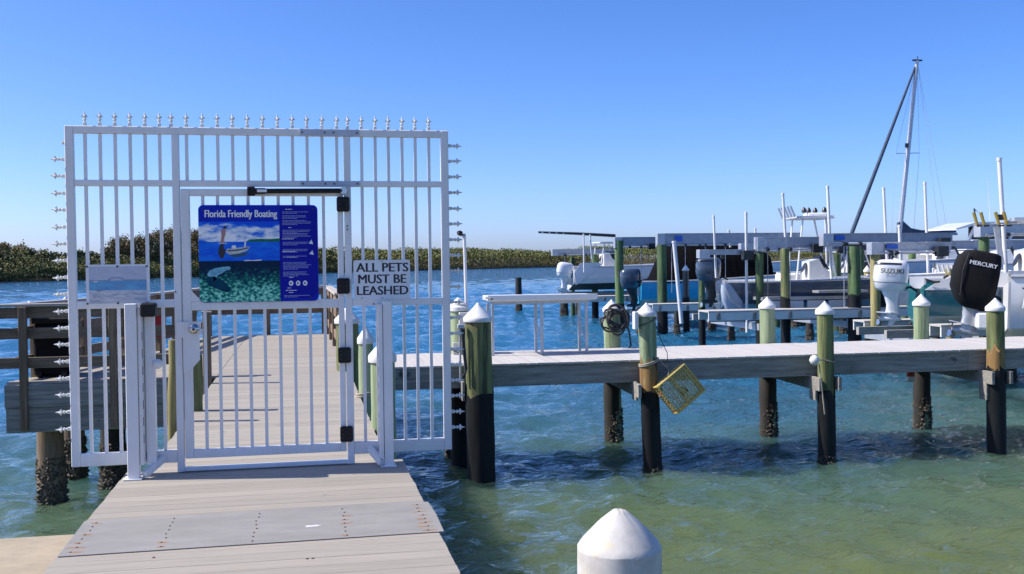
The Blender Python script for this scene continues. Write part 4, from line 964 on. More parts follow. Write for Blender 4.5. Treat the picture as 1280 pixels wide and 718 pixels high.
# black box behind the railing, red cabinet
x0, x1 = fx(41, 430, 14.75), fx(88, 430, 14.75)
bx = thing('dock_box', 'bulky black box standing behind the left landing railing', 'box', ((x0+x1)/2, 15, 0))
MB().span(x0, x1, 14.75, 15.35, .02, .72, .03).build('body', 'cover_cloth', bx, 30)
MB().span(x0-.02, x1+.02, 14.72, 15.38, .722, .80, .02).build('lid', 'black_plastic', bx, 30)
for xx in (x0+.08, x1-.08): MB().lathe([(.05, -.03), (.05, .03)], (xx, 14.75, .055), 12, (1, 0, 0)).build('wheel', 'black_plastic', bx)
xr_ = fx(200, 403, 18.2)
rd = thing('extinguisher_cabinet', 'red fire extinguisher cabinet on the landing railing', 'cabinet', (xr_, 18.2, fz(200, 420, 18.2)))
MB().span(xr_-.09, xr_+.09, 18.1, 18.25, fz(200, 421, 18.2), fz(200, 388, 18.2), .01).build('case', 'red', rd)
MB().span(xr_-.07, xr_+.07, 18.09, 18.099, fz(200, 410, 18.2), fz(200, 394, 18.2)).build('door', 'red', rd)
MB().span(xr_-.02, xr_+.02, 18.26, 18.30, -.02, fz(200, 388, 18.2)).build('mount', 'timber_post', rd)
for (px, py, Y, lab) in ((37, 379.5, 15.0, 'small white lamp on the slanting railing near the left edge'), (82, 374, 16.0, 'small white lamp on the slanting railing by the gate post')):
    p = aty(px, py, Y); o = thing('rail_lamp', lab, 'lamp', tuple(p))
    MB().lathe([(.03, -.03), (.035, .0), (.02, .025), (.006, .032)], p, 12).build('dome', 'gel_white', o, 50); MB().lathe([(.036, -.06), (.036, -.031)], p, 12).build('base', 'black_plastic', o, 40)

# ------------------------------------------------------------------ marina: boats
def sel(c, hx, hy, n=22, e=2.7):
    o = []
    for k in range(n):
        a = 2*math.pi*k/n; ca, sa = math.cos(a), math.sin(a)
        o.append((c[0]+hx*math.copysign(abs(ca)**(2/e), ca), c[1]+hy*math.copysign(abs(sa)**(2/e), sa), c[2]))
    return o
def outboard(label, o, s, cowl, leg_, tilt=0.0, brand=None, cover=False, low=None, stripe=None):
    """outboard motor, bow side +X; o = bottom centre of the cowling"""
    o = np.asarray(o, float); ct, st = math.cos(tilt), math.sin(tilt)
    def T(p): x, y, z = p; return o+s*np.array((x*ct+z*st, y, -x*st+z*ct))
    t = thing('outboard_motor', label, 'outboard motor', tuple(o))
    def lf(name, m, secs, e=2.7, par=None):
        return MB().loft([[T(p) for p in sel(c, hx, hy, 22, e)] for c, hx, hy in secs]).build(name, m, par or t, 42)
    if cover:
        cw = lf('fabric_cover', 'cover_cloth', [((.10, 0, -.22), .20, .22), ((.06, 0, -.12), .33, .28), ((-.01, 0, .15), .43, .31), ((-.03, 0, .52), .44, .31), ((-.02, 0, .78), .41, .30), ((.03, 0, .93), .33, .25), ((.07, 0, .965), .22, .17)], 4.0)
        for yy in (-.325, ):
            MB().tube([T((-.30, yy+.02, .86)), T((-.34, yy+.0, .5)), T((-.28, yy+.02, .0))], .010, 6).build('piping', 'engine_dark', cw)
    else:
        secs = [((.0, 0, .0), .30, .20), ((-.01, 0, .06), .37, .245), ((-.02, 0, .30), .42, .275), ((-.01, 0, .56), .42, .27), ((.0, 0, .70), .385, .25), ((.01, 0, .765), .30, .19), ((.02, 0, .785), .14, .09)]
        cw = lf('cowling', cowl, secs)
        lf('cowl_seam', 'engine_dark', [((-.016, 0, .20), .406, .266), ((-.017, 0, .212), .409, .268)], par=cw)
        if stripe: lf('top_vent', stripe, [((-.03, 0, .655), .408, .263), ((-.02, 0, .70), .392, .255)], par=cw)
    lf('midsection', leg_, [((.03, 0, -.001), .26, .17), ((.06, 0, -.16), .20, .125), ((.08, 0, -.36), .155, .095), ((.08, 0, -.54), .165, .085)])
    lw = low or leg_
    MB().loft([[T(p) for p in ((-.30, -.04, z), (-.30, .04, z), (.02, .12, z), (.24, .07, z), (.24, -.07, z), (.02, -.12, z))] for z in (-.565, -.541)]).build('cavitation_plate', lw, t)
    lf('gearcase', lw, [((.08, 0, -.566), .14, .045), ((.08, 0, -.66), .13, .05)])
    ax = [T((x, 0, -.705)) for x in (-.22, -.20, -.05, .12, .25, .31)]
    tp = MB().tube(ax, [s*q for q in (.035, .05, .065, .065, .045, .008)], 14).build('torpedo', lw, t, 50)
    MB().loft([[T((.02, -.012, -.75)), T((.16, -.012, -.75)), T((.09, -.006, -.90)), T((-.02, -.006, -.90))], [T((.02, .012, -.75)), T((.16, .012, -.75)), T((.09, .006, -.90)), T((-.02, .006, -.90))]]).build('skeg', lw, t)
    pr = MB()
    for k in range(3):
        a = k*2.094+.3; d = np.array((0, math.cos(a), math.sin(a))); e_ = np.array((0, -math.sin(a), math.cos(a)))
        pt = [np.array((-.25, 0, -.705))+d*r_+e_*w_+np.array((x_, 0, 0)) for r_, w_, x_ in ((.03, -.03, .02), (.12, -.075, .035), (.18, -.02, .01), (.17, .04, -.02), (.10, .06, -.03), (.03, .03, -.02))]
        pr._add([T(p) for p in pt]+[T(p+np.array((-.01, 0, 0))) for p in pt], [(0, 1, 2, 3, 4, 5), (11, 10, 9, 8, 7, 6)]+[(k2, (k2+1) % 6, 6+(k2+1) % 6, 6+k2) for k2 in range(6)])
    pr.build('propeller', 'steel', tp, 40)
    br = MB(); br.loft([[T(p) for p in ((.20, -.13, z), (.20, .13, z), (.42, .13, z), (.42, -.13, z))] for z in (-.34, .02)]); br.build('clamp_bracket', 'galv' if not cover else 'engine_dark', t)
    MB().tube([T((.30, -.05, .05)), T((.45, -.1, .12)), T((.62, -.08, .02))], s*.03, 7).build('rigging_hose', 'black_plastic', t, 50)
    if brand:
        text_obj(brand[0], s*brand[1], brand[2], cw, T((brand[3], -brand[5], brand[4])), (ct, 0, -st) if len(brand) < 7 else brand[6], (st, 0, ct) if len(brand) < 7 else brand[7], 'brand_lettering', .003)
    return t
def boat(label, x0, yc, L, B, zk, zg, top, bot, liner='gel_white', band=None, rise=.28, name='motor_boat', sole=.35):
    """open motor boat, transom at x0, bow +X; zk keel, zg gunwale height at the stern"""
    t = thing(name, label, 'boat', (x0, yc, zk))
    st = np.linspace(0, 1, 15); D = zg-zk
    def hb(u): return B/2*(.94+.06*min(1, u*3))*(1-max(0, (u-.42)/.58)**2.3)+.02
    def zkel(u): return zk+D*.75*max(0, (u-.55)/.45)**2.6
    def zch(u): return zk+D*(.30+.42*u**2.2)
    def zsh(u): return zg+D*rise*u**1.8
    for nm, m, fa, fb, ba, bb in (('topsides', top, zch, zsh, .90, 1.0), ('hull_bottom', bot, zkel, zch, .0, .90)):
        for sg_ in (-1, 1):
            secs = []
            for u in st:
                a = (x0+u*L+(.0 if nm != 'topsides' else 0), yc+sg_*hb(u)*ba, fa(u)); b = (x0+u*L+.10*u**3*L, yc+sg_*hb(u)*bb, fb(u))
                if nm == 'topsides': secs.append([tuple(np.array(a)*(1-f)+np.array(b)*f+np.array((0, sg_*.05*math.sin(f*3.14)*hb(u), 0))) for f in (0, .25, .5, .75, 1)])
                else: secs.append([a, tuple((np.array(a)+np.array(b))/2+np.array((0, 0, -.03))), b])
            MB().loft(secs, closed=False, caps=False).build(nm, m, t, 50)
    q = hb(0)
    MB().prism([(-q, zg-.12), (-q*.90, zch(0)), (0, zk), (q*.90, zch(0)), (q, zg-.12), (q*.55, zg-.24), (-q*.55, zg-.24)], (x0+.02, yc, 0), (0, 1, 0), (0, 0, 1), (-1, 0, 0), .06).build('transom', top if band is None else band, t)
    for sg_ in (-1, 1):
        secs = []; rub = []
        for u in st:
            xx = x0+u*L+.10*u**3*L; h_ = hb(u); ins = min(.22, h_*.8); z = zsh(u)
            secs.append([(xx, yc+sg_*h_, z), (xx, yc+sg_*h_, z+.03), (xx, yc+sg_*(h_-ins), z+.035), (xx, yc+sg_*(h_-ins), zg-sole)]); rub.append((xx, yc+sg_*(h_+.015), z-.01))
        MB().loft(secs, closed=False, caps=False).build('gunwale', liner, t, 35); MB().tube(rub, .028, 6).build('rub_rail', 'galv', t, 50)
    fl = [(x0+.05+u*(L-.1), yc-max(hb(u)-.2, .02)) for u in st]+[(x0+.05+u*(L-.1), yc+max(hb(u)-.2, .02)) for u in st[::-1]]
    MB().prism(fl, (0, 0, zg-sole), (1, 0, 0), (0, 1, 0), (0, 0, 1), .03).build('cockpit_floor', liner, t)
    ff = [(x0+u*L+.10*u**3*L, s_*max(hb(u)-.1, .01)+yc) for s_, us in ((-1, np.linspace(.66, 1, 6)), (1, np.linspace(1, .66, 6))) for u in us]
    MB().prism(ff, (0, 0, zsh(.8)-.02), (1, 0, 0), (0, 1, 0), (0, 0, 1), .05).build('foredeck', liner, t)
    return t
def console(t, x, yc, z0, z1, m='gel_white', w=.9):
    cs = MB().prism([(0, z0), (.75, z0), (.70, z0+(z1-z0)*.55), (.45, z0+(z1-z0)*.72), (.30, z1), (.0, z1-.08)], (x, yc-w/2, 0), (1, 0, 0), (0, 0, 1), (0, 1, 0), w).build('console', m, t, 20)
    MB().prism([(.34, z1-.12), (.62, z0+(z1-z0)*.66), (.66, z0+(z1-z0)*.66), (.36, z1+.12)], (x, yc-w*.44, 0), (1, 0, 0), (0, 0, 1), (0, 1, 0), w*.88).build('windshield', 'glass_dark', cs)
    MB().lathe([(.16, 0), (.18, .012), (.16, .024)], (x-.08, yc-.1, z0+(z1-z0)*.72), 16, (-.9, 0, .4)).build('steering_wheel', 'engine_dark', cs, 40)
    MB().span(x-.65, x-.25, yc-w*.45, yc+w*.45, z0, z0+.55, .03).build('helm_seat', m, t, 30)
def ttop(t, x0, x1, yc, zl, zt, w=1.5, m='gel_white', rods=0, electronics=False):
    ht = MB().loft([[(x0, yc-w/2, zt), (x0, yc+w/2, zt), (x0, yc+w/2, zt+.05), (x0, yc-w/2, zt+.05)], [(x1, yc-w/2, zt), (x1, yc+w/2, zt), (x1, yc+w/2, zt+.05), (x1, yc-w/2, zt+.05)]]).build('hard_top', m, t)
    MB().span(x0-.03, x1+.03, yc-w/2-.03, yc+w/2+.03, zt-.035, zt-.002, .01).build('top_frame', 'galv', t)
    xm = (x0+x1)/2
    for s_ in (-1, 1):
        for (xa, xb) in ((xm-.35, xm-.55), (xm+.35, xm+.75)): MB().tube([(xb, yc+s_*w*.36, zl), (xa, yc+s_*w*.42, zt-.03)], .03, 7).build('leg', 'gel_white', t, 40)
        MB().tube([(xm-.47, yc+s_*w*.39, zl+(zt-zl)*.62), (xm+.5, yc+s_*w*.39, zl+(zt-zl)*.62)], .022, 6).build('brace', 'gel_white', t)
    for k in range(rods):
        yy = yc-w/2+w*k/max(1, rods-1)
        MB().tube([(x0-.06, yy, zt+.02), (x0-.20, yy, zt+.36)], [.035, .03], 7).build('rod_holder', 'galv', ht, 40)
    if electronics:
        MB().span(xm-.1, xm+.5, yc-.3, yc+.3, zt+.05, zt+.16, .03).build('radar', 'gel_white', ht)
        for dx in (-.2, .0, .25, .45): MB().lathe([(.05, 0), (.08, .05), (.06, .13), (.02, .18)], (xm+dx, yc+.2*math.sin(dx*9), zt+.16), 10).build('light', 'engine_dark', ht, 40)
def X(px, py, Y): return float(aty(px, py, Y)[0])
def Z(px, py, Y): return float(aty(px, py, Y)[2])

# A  nearest boat, covered motor
YA = 19.6
bA = boat('nearest white boat at the right edge with the covered motor', X(1245, 360, YA-1.2)-.1, YA, 7.4, 2.5, -.45, Z(1250, 346, YA-1.2), 'gel_white', 'gel_white', rise=.3)
xA = X(1245, 360, YA-1.2)-.1
MB().span(xA-.55, xA-.03, YA-.75, YA+.75, -.05, .32, .05).build('motor_bracket', 'gel_white', bA, 30)
MB().prism([(0, 0), (.06, .34), (.14, .34), (.20, .06), (.52, .10), (.52, .04), (.14, -.06)], tuple(aty(1256, 386, YA-1.35)), (1, 0, 0), (0, 0, 1), (0, 1, 0), .05).build('trim_tab', 'gel_white', bA)
MB().span(xA-.02, xA+.9, YA-1.18, YA-1.05, Z(1260, 344, YA-1.2), Z(1260, 339, YA-1.2)).build('stern_rail', 'galv', bA)
for k in range(4): MB().span(xA+.2+k*.3, xA+.32+k*.3, YA-1.268, YA-1.258, Z(1260, 362, YA-1.2), Z(1260, 360, YA-1.2)).build('vent', 'engine_dark', bA)
console(bA, xA+2.6, YA, .5, 1.75, 'gel_white')
oA = aty(1214, 372, YA-.2)
outboard('big outboard motor under a black fabric cover at the right', oA, 1.02, 'cover_cloth', 'galv', .22, ('MERCURY', .118, 'print_white', -.24, .66, .318), True, 'galv')
for (px, Y) in ((1187, YA-.2),):
    MB().beam(aty(1191, 332, YA+.3), aty(1185, 284, YA+.3), .10, .10).build('top_post', 'galv', bA)
# grey-green hard top with a row of rod holders above it
zt = Z(1240, 277, YA+.2)
ttop(bA, X(1197, 276, YA+.2), X(1330, 276, YA+.2), YA+.2, .5, zt, 1.6, 'gel_palegrey')
for k, px in enumerate((1180, 1187.5, 1203, 1211.5, 1243.5)):
    a = aty(px, 281, YA-.3); hh = .26
    MB().tube([a, a+np.array((-.07 if k < 4 else .05, 0, hh))], [.030, .036], 8).build('rod_holder', 'gold', bA, 40)
    MB().tube([a+np.array((0, 0, -.03)), a+np.array((.10, .05, -.02))], .02, 6).build('clamp', 'engine_dark', bA)
MB().tube([aty(1176, 281, YA-.28), aty(1222, 279, YA-.28)], .018, 6).build('rod_rail', 'galv', bA)
MB().span(*sorted((X(1191, 274, YA), X(1199, 274, YA))), YA-.3, YA-.1, Z(1195, 276, YA), Z(1195, 269, YA), .01).build('camera', 'engine_dark', bA)

# B  teal hull
YBt = 23.6; zg = Z(1150, 350, YBt-1.2); xB = X(1137, 350, YBt-1.2)
bB = boat('white boat with teal hull behind the white outboard motor', xB, YBt, 6.6, 2.4, -.35, zg, 'gel_teal', 'gel_white', rise=.25)
MB().loft([[(xB-.02+a, YBt-1.22+b_, zg-.25+c) for a, b_, c in ((0, 0, 0), (1.9, -.02, 0), (1.9, -.02, .30), (.55, 0, .30), (.22, 0, .16))], [(xB-.02+a, YBt-1.10+b_, zg-.25+c) for a, b_, c in ((0, 0, 0), (1.9, -.02, 0), (1.9, -.02, .30), (.55, 0, .30), (.22, 0, .16))]]).build('quarter_panel', 'gel_white', bB)
console(bB, xB+2.4, YBt, zg-.35, zg+.75)
for k in range(4):
    a = aty(1147+k*5, 341, YBt-1.0)
    MB().tube([a, a+np.array((-.04, 0, .18))], .03, 8).build('rod_holder', 'gel_cream', bB, 40)
MB().tube([aty(1138, 350, YBt-1.28), aty(1148, 353.5, YBt-1.28), aty(1153, 352.5, YBt-1.28)], .025, 6).build('cleat', 'engine_dark', bB, 50)
MB().tube([aty(1157, 348, YBt-1.28), aty(1162, 344.5, YBt-1.28)], .03, 6).build('cleat', 'engine_dark', bB, 50)
outboard('white outboard motor with grey lettering hanging at the teal boat', aty(1113, 363.5, YBt-.2), .985, 'engine_white', 'engine_white', .06,
         ('SUZUKI', .165, 'engine_dark', -.30, .44, .292), stripe='engine_dark')

# C  grey hull with hard top
YC = 31.0; zg = Z(930, 353, YC-1.2); xC = X(905, 360, YC-1.2)
bC = boat('long grey hulled boat with a hard top on the lift', xC, YC, 7.2, 2.4, Z(930, 392, YC-1.2), zg, 'gel_grey', 'gel_palegrey', rise=.22)
console(bC, X(986, 350, YC), YC, zg-.3, Z(1000, 324, YC))
ttop(bC, X(969, 270, YC), X(1010, 270, YC), YC, zg-.2, Z(990, 274, YC), 1.5, 'gel_white', 5, True)
MB().span(X(955, 350, YC), X(972, 350, YC), YC-.5, YC+.5, zg-.3, zg+.25, .06).build('cooler_seat', 'gel_white', bC, 30)
outboard('dark blue outboard motor on the grey hulled boat', aty(886, 351, YC-.3), .93, 'engine_navy', 'engine_dark', .0, stripe='engine_dark')
q = aty(913, 372, YC-1.4)
sd = thing('second_motor', 'grey motor with bare casing beside the dark blue outboard', 'outboard motor', tuple(q))
MB().loft([[tuple(q+np.array(p)) for p in sel((.0+dx, 0, z), hx, hy)] for z, hx, hy, dx in ((-.35, .30, .1, .15), (-.1, .32, .14, .05), (.2, .22, .14, -.08), (.42, .12, .1, -.16))]).build('casing', 'gel_palegrey', sd, 45)
MB().tube([q+np.array((-.2, -.12, .3)), q+np.array((-.05, -.15, -.1)), q+np.array((.25, -.14, -.3))], .035, 7).build('swivel_tube', 'galv', sd, 50)

# D  blue hull under a black cover
YDd = 45.5; zg = Z(830, 352, YDd-1.2); xD = X(801, 370, YDd-1.2)
bD = boat('bright blue hulled boat under a tall black tent cover', xD, YDd, 9.0, 2.6, Z(830, 384, YDd-1.2), zg, 'gel_blue', 'gel_cream', rise=.42)
secs = []
for px, yt, hw in ((797, 369, 1.15), (806, 348, 1.25), (814, 326, 1.3), (822, 306, 1.3), (850, 300, 1.3), (890, 300, 1.25), (925, 304, 1.1), (945, 318, .9)):
    x_ = X(px, 350, YDd); zt_ = Z(px, yt, YDd); zb_ = zg+.01+.15*max(0, (px-820)/125); ww = hw
    wob = .04*math.sin(px)
    zt_ = max(zt_, zb_+.03)
    secs.append([(x_, YDd-ww, zb_-.10), (x_, YDd-ww*(.86+wob), zb_+(zt_-zb_)*.35), (x_, YDd-ww*.55, zb_+(zt_-zb_)*.82), (x_, YDd-ww*.22, zt_-.03), (x_, YDd, zt_), (x_, YDd+ww*.22, zt_-.03), (x_, YDd+ww*.55, zb_+(zt_-zb_)*.82), (x_, YDd+ww*.9, zb_+(zt_-zb_)*.35), (x_, YDd+ww, zb_-.10)])
MB().loft(secs, closed=False, caps=True).build('tent_cover', 'tent_cloth', bD, 40)
outboard('black outboard motor on the stern of the blue boat', aty(789, 360, YDd-.6), 1.12, 'engine_navy', 'engine_dark', -.05)

# E  far white boat
YE = 52.0; zg = Z(735, 334, YE-1.3); xE = X(719, 350, YE-1.3)
bE = boat('far white boat with white outboard motor at the outer lift', xE, YE, 8.5, 2.8, Z(735, 361, YE-1.3)-.1, zg, 'gel_white', 'bottom_paint', rise=.2, sole=.5)
MB().prism([(0, -.9), (.9, -.25), (1.35, .12), (1.2, .22), (.25, .22), (-.1, -.3)], (xE+.02, YE-1.37, zg), (1, 0, 0), (0, 0, 1), (0, -1, 0), .03).build('quarter_panel', 'gel_white', bE)
console(bE, X(752, 330, YE), YE, zg-.4, Z(757, 316, YE))
ttop(bE, X(744, 300, YE), X(772, 300, YE), YE, zg-.2, Z(757, 304, YE), 1.9)
outboard('large white outboard motor at the far left of the boat lifts', aty(705, 347, YE-.8), .98, 'engine_white', 'engine_white', .15)
# long dark pole sticking out over the water
a, b_ = aty(673, 290.5, YE-1), aty(769, 295, YE-1)
pr_ = thing('outrigger_pole', 'long dark thin pole sticking out left above the far boat', 'pole', tuple(b_))
MB().tube([a, (a+b_)/2+np.array((0, 0, .02)), b_], [.05, .07, .085], 8).build('shaft', 'engine_dark', pr_, 50)
for k in range(4): 
    q = a+(b_-a)*(.05+.09*k); MB().lathe([(.07, -.05), (.07, .03)], q, 8).build('ring', 'galv', pr_)

# motor yacht behind, right edge
YY = 36.0
my = boat('white motor yacht behind the lifts at the right edge', X(1176, 320, YY), YY+1.5, 11, 3.6, -1.2, Z(1220, 318, YY), 'gel_white', 'gel_dark', rise=.2, name='motor_yacht')
xY = X(1176, 320, YY); zz = Z(1220, 318, YY)
def cabin(x0_, x1_, z0_, z1_, w_, nm, m, sl=.5): 
    MB().loft([[(x0_, YY+1.5-w_/2, z0_), (x1_, YY+1.5-w_/2, z0_), (x1_-sl, YY+1.5-w_/2+.12, z1_), (x0_+sl*.5, YY+1.5-w_/2+.12, z1_)], [(x0_, YY+1.5+w_/2, z0_), (x1_, YY+1.5+w_/2, z0_), (x1_-sl, YY+1.5+w_/2-.12, z1_), (x0_+sl*.5, YY+1.5+w_/2-.12, z1_)]]).build(nm, m, my)
cabin(xY+1.0, xY+8.5, zz, Z(1220, 300, YY), 2.9, 'cabin', 'gel_white', 1.0)
zc = Z(1220, 300, YY)
for k in range(4): MB().prism([(0, .08), (1.1, .08), (1.0, zc-zz-.1), (.1, zc-zz-.1)], (xY+1.6+k*1.3, YY+1.5-1.46, zz), (1, 0, 0), (0, 0, 1), (0, -1, 0), .02).build('window', 'glass_dark', my)
ya, yb = YY+.35, YY+2.3
prf = [(xY+.9, zc+.40), (xY+1.8, zc+.58), (xY+7.4, zc+.66), (xY+7.4, zc+.76), (xY+1.8, zc+.70), (xY+.9, zc+.46)]
MB().loft([[(a_, yy_, b_) for a_, b_ in prf] for yy_ in (ya, yb)]).build('fly_roof', 'gel_white', my)
for xx in (xY+1.0, xY+2.8, xY+4.6, xY+6.6): MB().beam((xx+.5, YY+.45, zc-.02), (xx+.8, YY+.45, zc+.57), .10, .08).build('roof_pillar', 'gel_white', my)
MB().span(xY+1.6, xY+6.4, YY+.55, YY+.60, zc+.02, zc+.55).build('side_screen', 'glass_dark', my)
MB().tube([(xY+3, YY+1.2, zc+.8), (xY+2.9, YY+1.2, zc+2.4)], .012, 5).build('aerial', 'pvc', my)
MB().tube([(xY+2.2, YY+1.0, zc+.8), (xY+2.15, YY+1.0, zc+1.25), (xY+2.4, YY+1, zc+1.05)], .04, 6).build('horn', 'engine_dark', my)

# sailing yacht: leaning mast with furled jib
YS_ = 46.0; mb_ = aty(1124.5, 292, YS_); mt_ = aty(1146.5, 76, YS_); hs_ = aty(1065, 291, YS_); hd_ = aty(1144, 84, YS_)
sy = boat('dark hulled sailing yacht with a tall leaning mast', X(1185, 330, YS_), YS_, -5.2, 2.4, -1.6, Z(1150, 315, YS_), 'gel_dark', 'bottom_paint', rise=.15, name='sailing_yacht')
dirm = nrm(mt_-mb_)
foot = mb_-dirm*1.6
MB().tube([foot, mb_+(mt_-mb_)*.5, mt_], [.115, .11, .085], 12).build('mast', 'galv', sy, 50)
MB().tube([hs_-nrm(hd_-hs_)*1.5, hs_+(hd_-hs_)*.15, hs_+(hd_-hs_)*.55, hd_], [.10, .10, .085, .05], 9).build('furled_jib', 'canvas_blue', sy, 50)
MB().span(mt_[0]-.25, mt_[0]+.25, mt_[1]-.05, mt_[1]+.05, mt_[2]-.02, mt_[2]+.05).build('masthead', 'engine_dark', sy)
MB().tube([mt_, mt_+np.array((.03, 0, .22))], .02, 5).build('wind_vane', 'engine_dark', sy)
sa, sb = aty(1120, 192, YS_), aty(1149, 191.5, YS_)
MB().tube([sa, sb], .02, 6).build('spreader', 'galv', sy)
MB().lathe([(.09, -.1), (.09, .1)], aty(1133.5, 182, YS_-.1), 8).build('radar_reflector', 'engine_dark', sy)
for e_ in (aty(1113, 290, YS_), aty(1140, 290, YS_), aty(1187, 280, YS_), aty(1176, 282, YS_)):
    if e_[0] < aty(1150, 290, YS_)[0]: MB().tube([mt_, sa if e_[0] < mb_[0] else sb, e_-np.array((0, 0, 1.2))], .010, 4).build('shroud', 'galv', sy)
    else: MB().tube([mt_, e_-np.array((0, 0, 1.0))], .010, 4).build('backstay', 'galv', sy)
bo = aty(1125, 285, YS_)
MB().loft([[tuple(bo+np.array((dx, y_, z_)))for y_, z_ in ((-.10, -.25), (.10, -.25), (.08, h_), (-.08, h_))] for dx, h_ in ((-.12, .25), (.1, .35), (.55, -.02), (1.1, -.12), (3.0, -.15))]).build('sail_cover', 'canvas_blue', sy, 40)
MB().tube([bo+np.array((0, 0, -.3)), bo+np.array((3.1, 0, -.32))], .06, 8).build('boom', 'galv', sy)
cx_ = X(1150, 315, YS_)
MB().span(cx_-1.4, cx_+.7, YS_-.7, YS_+.7, Z(1150, 315, YS_), Z(1150, 308, YS_), .08).build('coach_roof', 'gel_white', sy, 30)

# ------------------------------------------------------------------ marina: lift beams, piles, poles
def lift_beam(label, px0, px1, yt, th, Y, m='grey_metal', cables=(), pipe=True, plate=None):
    zt = Z((px0+px1)/2, yt, Y); a, b_ = X(px0, yt, Y), X(px1, yt, Y); h_ = th
    t = thing('lift_beam', label, 'lift beam', ((a+b_)/2, Y, zt-h_))
    I = MB()
    for (z0_, z1_, w_) in ((zt-.025, zt, .16), (zt-h_, zt-h_+.025, .16), (zt-h_+.024, zt-.024, .05)): I.span(a, b_, Y-w_/2, Y+w_/2, z0_, z1_)
    I.build('beam', m, t)
    if pipe: MB().tube([(a+.1, Y-.14, zt-h_-.05), (b_-.1, Y-.14, zt-h_-.05)], .032, 8).build('drive_pipe', 'galv', t, 50)
    MB().span(a-.02, a+.32, Y-.13, Y+.13, zt-h_-.10, zt-.002, .01).build('end_bracket', 'galv', t)
    if plate: MB().span(X(plate[0], yt, Y), X(plate[1], yt, Y), Y-.092, Y-.082, zt-h_*.75, zt-h_*.22).build('maker_plate', 'label_blue', t)
    k_ = a+.7
    while k_ < b_-.3:
        MB().lathe([(.055, -.05), (.055, .05)], (k_, Y-.14, zt-h_-.05), 9, (1, 0, 0)).build('pulley', 'engine_dark', t, 40); k_ += 1.15
    MB().span(b_-.55, b_-.2, Y-.26, Y-.09, zt-h_-.16, zt-h_+.12, .02).build('gear_motor', 'engine_dark', t)
    for px in cables:
        x_ = X(px, yt, Y); MB().lathe([(.07, -.04), (.07, .04)], (x_, Y-.14, zt-h_-.05), 10, (1, 0, 0)).build('cable_drum', 'engine_dark', t, 40)
        MB().tube([(x_, Y-.14, zt-h_-.08), (x_, Y-.14, .0)], .012, 5).build('cable', 'galv', t)
    return t
lift_beam('far small lift beam above the white outboard boat', 690, 772, 311.5, .26, 54.5, 'galv', (705, 737))
lift_beam('lift beam left of the black tent cover', 768, 822, 296.5, .42, 46.5, 'grey_metal', (800,))
lift_beam('long lift beam over the black tent cover', 821, 1002, 291.5, .46, 42.0, 'grey_metal', (838, 855, 880, 905), plate=(843, 852))
lift_beam('low pale round beam over the dark blue outboard', 873, 946, 312, .16, 29.5, 'galv', (), False)
lift_beam('lift beam in front of the grey boat hard top', 945, 1032, 296.5, .33, 29.4, 'galv', (957, 985))
lift_beam('long dark lift beam passing behind the sailing mast', 1027, 1190, 291.5, .27, 28.2, 'grey_metal', (1052, 1072), plate=(1042, 1054))
lift_beam('lift beam with blue plate above the white outboard motor', 1087, 1188, 303, .23, 25.3, 'galv', (1110,), plate=(1106, 1120))
lift_beam('pale lift beam above the covered motor at the right edge', 1222, 1420, 279.5, .22, 22.2, 'galv', (), True)
lift_beam('distant grey beam low behind the right hand boats', 1120, 1420, 300.5, .30, 33.0, 'grey_metal', (), True)
lift_beam('distant grey beam behind the hard top boat', 925, 1060, 304, .26, 37.0, 'galv', (), True)
